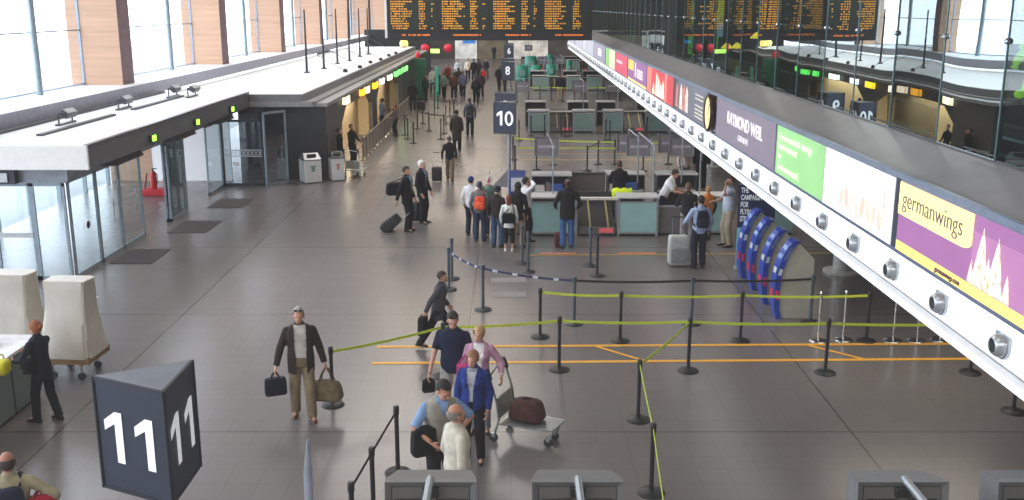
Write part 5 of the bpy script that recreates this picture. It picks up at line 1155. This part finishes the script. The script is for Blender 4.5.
# ================================================================== LEFT COUNTER, WRAPPED UNITS
t = thing('information_counter', 'long grey-green counter with a white top at the left border', 'counter', (-8.0,13,0))
m = MB(); m.span(-8.4,-7.55,9.5,15.0,.06,.98); m.build('counter_body', mat((104,122,118), .4, var=.12, scale=1.5), t, bevel=.015); m = MB(); m.span(-8.5,-7.48,9.4,15.08,.98,1.03); m.build('worktop', mat((232,234,236), .35), t, bevel=.01); m = MB(); m.span(-8.3,-7.6,9.6,14.9,0,.07); m.build('plinth', KICK, t)
m = MB()
for y in (11.0,12.6,14.2): m.span(-7.552,-7.54,y-.01,y+.01,.08,.97)
m.build('panel_joint', KICK, t, smooth=False)
q = at_x(17,358,-7.62); q = V((-7.7,14.1,1.03)); t = thing('yellow_bag', 'small bright yellow bag on the left counter by the red-haired woman', 'bag', V((-7.5,13.72,.98)))
m = MB(); rounded(m, V((-7.42,13.72,.98)), (.2,.26,.22), Matrix.Identity(3), .5); m.build('bag_body', mat((220,214,50), .6), t); m = MB(); m.tube(arch(V((-7.42,13.72,1.07)), Matrix.Rotation(PI/2,3,'Z'), .16, .1), .012, 6); m.build('handle', mat((190,184,40), .6), t)
q = V((-8.0,14.55,1.03)); t = thing('reddish_box', 'small reddish dispenser on the white counter top', 'box', q); m = MB(); m.box(q+V((0,0,.07)), (.2,.24,.14)); m.build('box_body', mat((150,90,80), .6), t, bevel=.02); m = MB(); m.box(q+V((0,0,.15)), (.12,.16,.02)); m.build('lid', mat((60,50,50), .5), t)
q = V((-8.05,13.6,1.03)); t = thing('dark_tray', 'low dark tray on the white counter top', 'tray', q); m = MB(); m.box(q+V((0,0,.015)), (.34,.26,.03)); m.build('tray_base', mat((70,66,70), .6), t, bevel=.01); m = MB(); m.span(q.x-.17,q.x+.17,q.y-.13,q.y-.115,1.05,1.1); m.span(q.x-.17,q.x+.17,q.y+.115,q.y+.13,1.05,1.1); m.build('tray_rim', mat((60,58,62), .6), t)
def wrapped(corner, w, d, hgt, rz, label, k):
    t = thing('wrapped_display_unit', label, 'wrapped unit', corner, rz, 'plastic wrapped units on trolleys'); random.seed(20+k)
    PL = mat((196,189,176), .3, var=.12, scale=3, spec=.6); rings = []
    N = 28
    for z, ex, ez in ((.40,1.12,1.06),(.5,1.06,1.0),(.7,.98,.9),(.95,.9,.76),(1.25,.86,.62),(1.55,.88,.56),(hgt-.01,.9,.54),(hgt,.88,.5)):
        ring = []
        for i in range(N):
            a = 2*PI*i/N; f = lambda x: math.copysign(abs(x)**.22, x)
            wob = 1+.025*math.sin(5*a+z*4+k)+.02*math.sin(11*a-z*7)
            ring.append(V((f(math.cos(a))*w/2*ex*wob, f(math.sin(a))*d/2*ez*wob + (1-ez)*d*.22, z)))
        rings.append(ring)
    m = MB(); m.loft(rings); m.build('plastic_cover', PL, t, world=False, sharp=25)
    m = MB(); m.box((0,0,.36), (w*1.06,d*1.02,.12)); m.build('wooden_base', mat((150,116,80), .7, var=.3, scale=4), t, world=False)
    m = MB(); m.box((0,0,.26), (w*.9,.05,.05)); m.box((-w*.3,0,.26), (.05,d*.8,.05)); m.box((w*.3,0,.26), (.05,d*.8,.05)); m.build('trolley_frame', FRAME, t, world=False)
    for x in (-w*.3,w*.3):
        for y in (-d*.38,d*.38):
            m = MB(); m.cyl((x,y,.1),(x,y,.26),.02,n=8); fk = m.build('caster_fork', FRAME, t, world=False); m = MB(); m.cyl((x,y-.02,.065),(x,y+.02,.065),.065,n=14); m.build('wheel', mat((50,52,54), .5), fk, world=False)
wrapped(V((-7.42,16.05,0)), .82, .75, 1.66, math.radians(-4), 'tall plastic wrapped unit on a wheeled base, right one beside the red-haired woman', 0)
wrapped(V((-8.6,16.4,0)), .95, .75, 1.68, math.radians(-4), 'tall plastic wrapped unit behind the red-haired woman, left one at the border', 1)
q = gp(96,352); t = thing('slim_post', 'slim dark post with a pale crossbar behind the wrapped unit', 'post', q); m = MB(); m.cyl(q, q+V((0,0,1.0)), .03, n=10); m.lathe([(.16,0),(.16,.02),(.03,.05)], q, 16); m.build('shaft', mat((52,54,60), .4, .3), t); m = MB(); m.box(q+V((0,0,1.02)), (.3,.05,.035)); m.build('crossbar', mat((226,228,232), .4), t); m = MB(); m.box(q+V((-.05,.04,.5)), (.1,.08,.5)); m.build('cable_box', mat((44,44,48), .5), t)
# pointed steel pole near the camera
t = thing('steel_pole', 'pale grey steel pole with a slanted tip rising at the lower edge', 'pole', V((-1.68,7.6,0))); z_ = at_y(306,440,7.6).z
x_ = at_y(306,440,7.6).x; t.location = (x_,7.6,0)
m = MB(); m.loft([[V((x_+math.cos(a)*.04, 7.6+math.sin(a)*.04, 0)) for a in [2*PI*k/16 for k in range(16)]], [V((x_+math.cos(a)*.036, 7.6+math.sin(a)*.036, z_-.3)) for a in [2*PI*k/16 for k in range(16)]], [V((x_+.012+math.cos(a)*.012, 7.6+math.sin(a)*.02, z_+.015*math.cos(a))) for a in [2*PI*k/16 for k in range(16)]]]); m.build('shaft', mat((176,186,204), .35, .1), t); m = MB(); m.lathe([(.12,0),(.12,.02),(.04,.03)], (x_,7.6,0), 16); m.build('base', FRAME, t)
# ================================================================== FAR END
for k, (px, py, lb) in enumerate(((425,48,'left of two red round lanterns under the departures board'),(448,48,'right of two red round lanterns under the departures board'))):
    q = at_y(px, py, 84); t = thing('red_lantern', lb, 'lantern', q, 0, 'red round lanterns'); m = MB(); m.ell(q, (.36,.3,.34)); m.build('lantern_body', mat((190,36,60), .5, emit=.35), t); m = MB(); m.cyl(q+V((0,0,.45)), V((q.x,q.y,13)), .02, n=5); m.build('cord', DKSTEEL, t)
def hang_sign(px, py, Y, w, hgt, c, e, label):
    q = at_y(px, py, Y); t = thing('hanging_sign', label, 'sign', q); m = MB(); m.box(q, (w,.12,hgt)); m.build('sign_board', mat(c, .5, emit=e, var=.15), t, bevel=.01); m = MB(); [m.cyl(q+V((s*w*.35,0,hgt/2)), V((q.x+s*w*.35,q.y,13)), .02, n=5) for s in (-1,1)]; m.build('hanger', DKSTEEL, t)
hang_sign(435,51,82,.7,.32,(190,255,110),2,'small glowing green exit sign between two red lanterns'); hang_sign(469,41.5,80,.95,.3,(50,120,200),.5,'small blue hanging sign under the departures board')
for k, (x0, x1, y0, y1, c, e, lb) in enumerate(((392,415,44,66,(40,44,46),0,'dark shop front at the far left end'),(455,477,44,52,(200,200,196),.5,'pale lit shop front at the far end, left of the aisle'),(478,506,44,50,(120,110,90),.2,'brownish far shop front behind the aisle'),(508,548,42,48,(206,200,190),.5,'pale lit far shop front behind the number 6 sign'),(549,575,42,50,(90,84,80),.2,'grey far shop front beyond the gallery end'))):
    Yf = 119.0; a = at_y(x0, y0, Yf); b = at_y(x1, y1, Yf); zt_ = max(3.2, a.z); t = thing('storefront', lb, 'shop front', ((a.x+b.x)/2,Yf,0), 0, 'shop fronts at the far end')
    m = MB(); m.span(a.x,b.x,Yf,Yf+.5,0,zt_); m.build('front_panel', mat(c, .6, emit=e, var=.35, scale=.8), t, smooth=False); m = MB(); m.span(a.x,b.x,Yf-.1,Yf,zt_-.5,zt_-.1); m.build('fascia', mat((60,58,56), .5), t, smooth=False)
m = MB(); m.span(-15,-7,78.2,78.5,0,2.7); struct(m.build('wall_divider', mat((44,48,48), .6), None, smooth=False))
m = MB(); m.span(-13,-7.2,90,90.3,0,4); struct(m.build('wall_back', mat((40,44,46), .5, var=.3), None, smooth=False))
# ================================================================== LIGHT
w = bpy.data.worlds.new('world'); SC.world = w; w.use_nodes = True; nt = w.node_tree; bg = nt.nodes['Background']
tc = nt.nodes.new('ShaderNodeTexCoord'); sx = nt.nodes.new('ShaderNodeSeparateXYZ'); rp = nt.nodes.new('ShaderNodeValToRGB')
rp.color_ramp.elements[0].position = .45; rp.color_ramp.elements[0].color = (.80,.86,.95,1); rp.color_ramp.elements[1].position = .75; rp.color_ramp.elements[1].color = (.86,.92,1,1)
ma = nt.nodes.new('ShaderNodeMath'); ma.operation = 'MULTIPLY_ADD'; ma.inputs[1].default_value = .5; ma.inputs[2].default_value = .5
nt.links.new(tc.outputs['Generated'], sx.inputs[0]); nt.links.new(sx.outputs['Z'], ma.inputs[0]); nt.links.new(ma.outputs[0], rp.inputs[0]); nt.links.new(rp.outputs[0], bg.inputs['Color'])
bg.inputs['Strength'].default_value = 4.6
def area(name, loc, sx_, sy_, e, col, rot=(0,0,0)):
    l = bpy.data.lights.new(name, 'AREA'); l.shape = 'RECTANGLE'; l.size = sx_; l.size_y = sy_; l.energy = e; l.color = col
    o = bpy.data.objects.new(name, l); COL.objects.link(o); o.location = loc; o.rotation_euler = rot; return o
for y in (8, 24, 40, 58, 78, 100): area('ceiling_lamp', (-3.5, y, 12.8), 9, 7, {8:260,24:650}.get(y, 1150), (1,.94,.87) if y < 45 else (1,.86,.68))
area('rear_fill', (-3, -3.6, 9.5), 14, 1.6, 620, (1,.95,.9), (math.radians(62),0,0))  # added soft fill from behind the camera, brightens surfaces facing it
for y in (16, 27.5, 40, 51, 64): area('soffit_lamp', (7.2, y, 2.55), 3, 3, 50, (1,.9,.74))
SC.view_settings.view_transform = 'Standard'; SC.view_settings.look = 'None'; SC.view_settings.exposure = 0.12
SC.cycles.max_bounces = 8; SC.cycles.transparent_max_bounces = 24; SC.cycles.caustics_reflective = False; SC.cycles.caustics_refractive = False
SC.cycles.sample_clamp_indirect = 4.0

SC.view_settings.use_curve_mapping = True
cm = SC.view_settings.curve_mapping; c_ = cm.curves[3]
c_.points[0].location = (0, .018); cm.update()
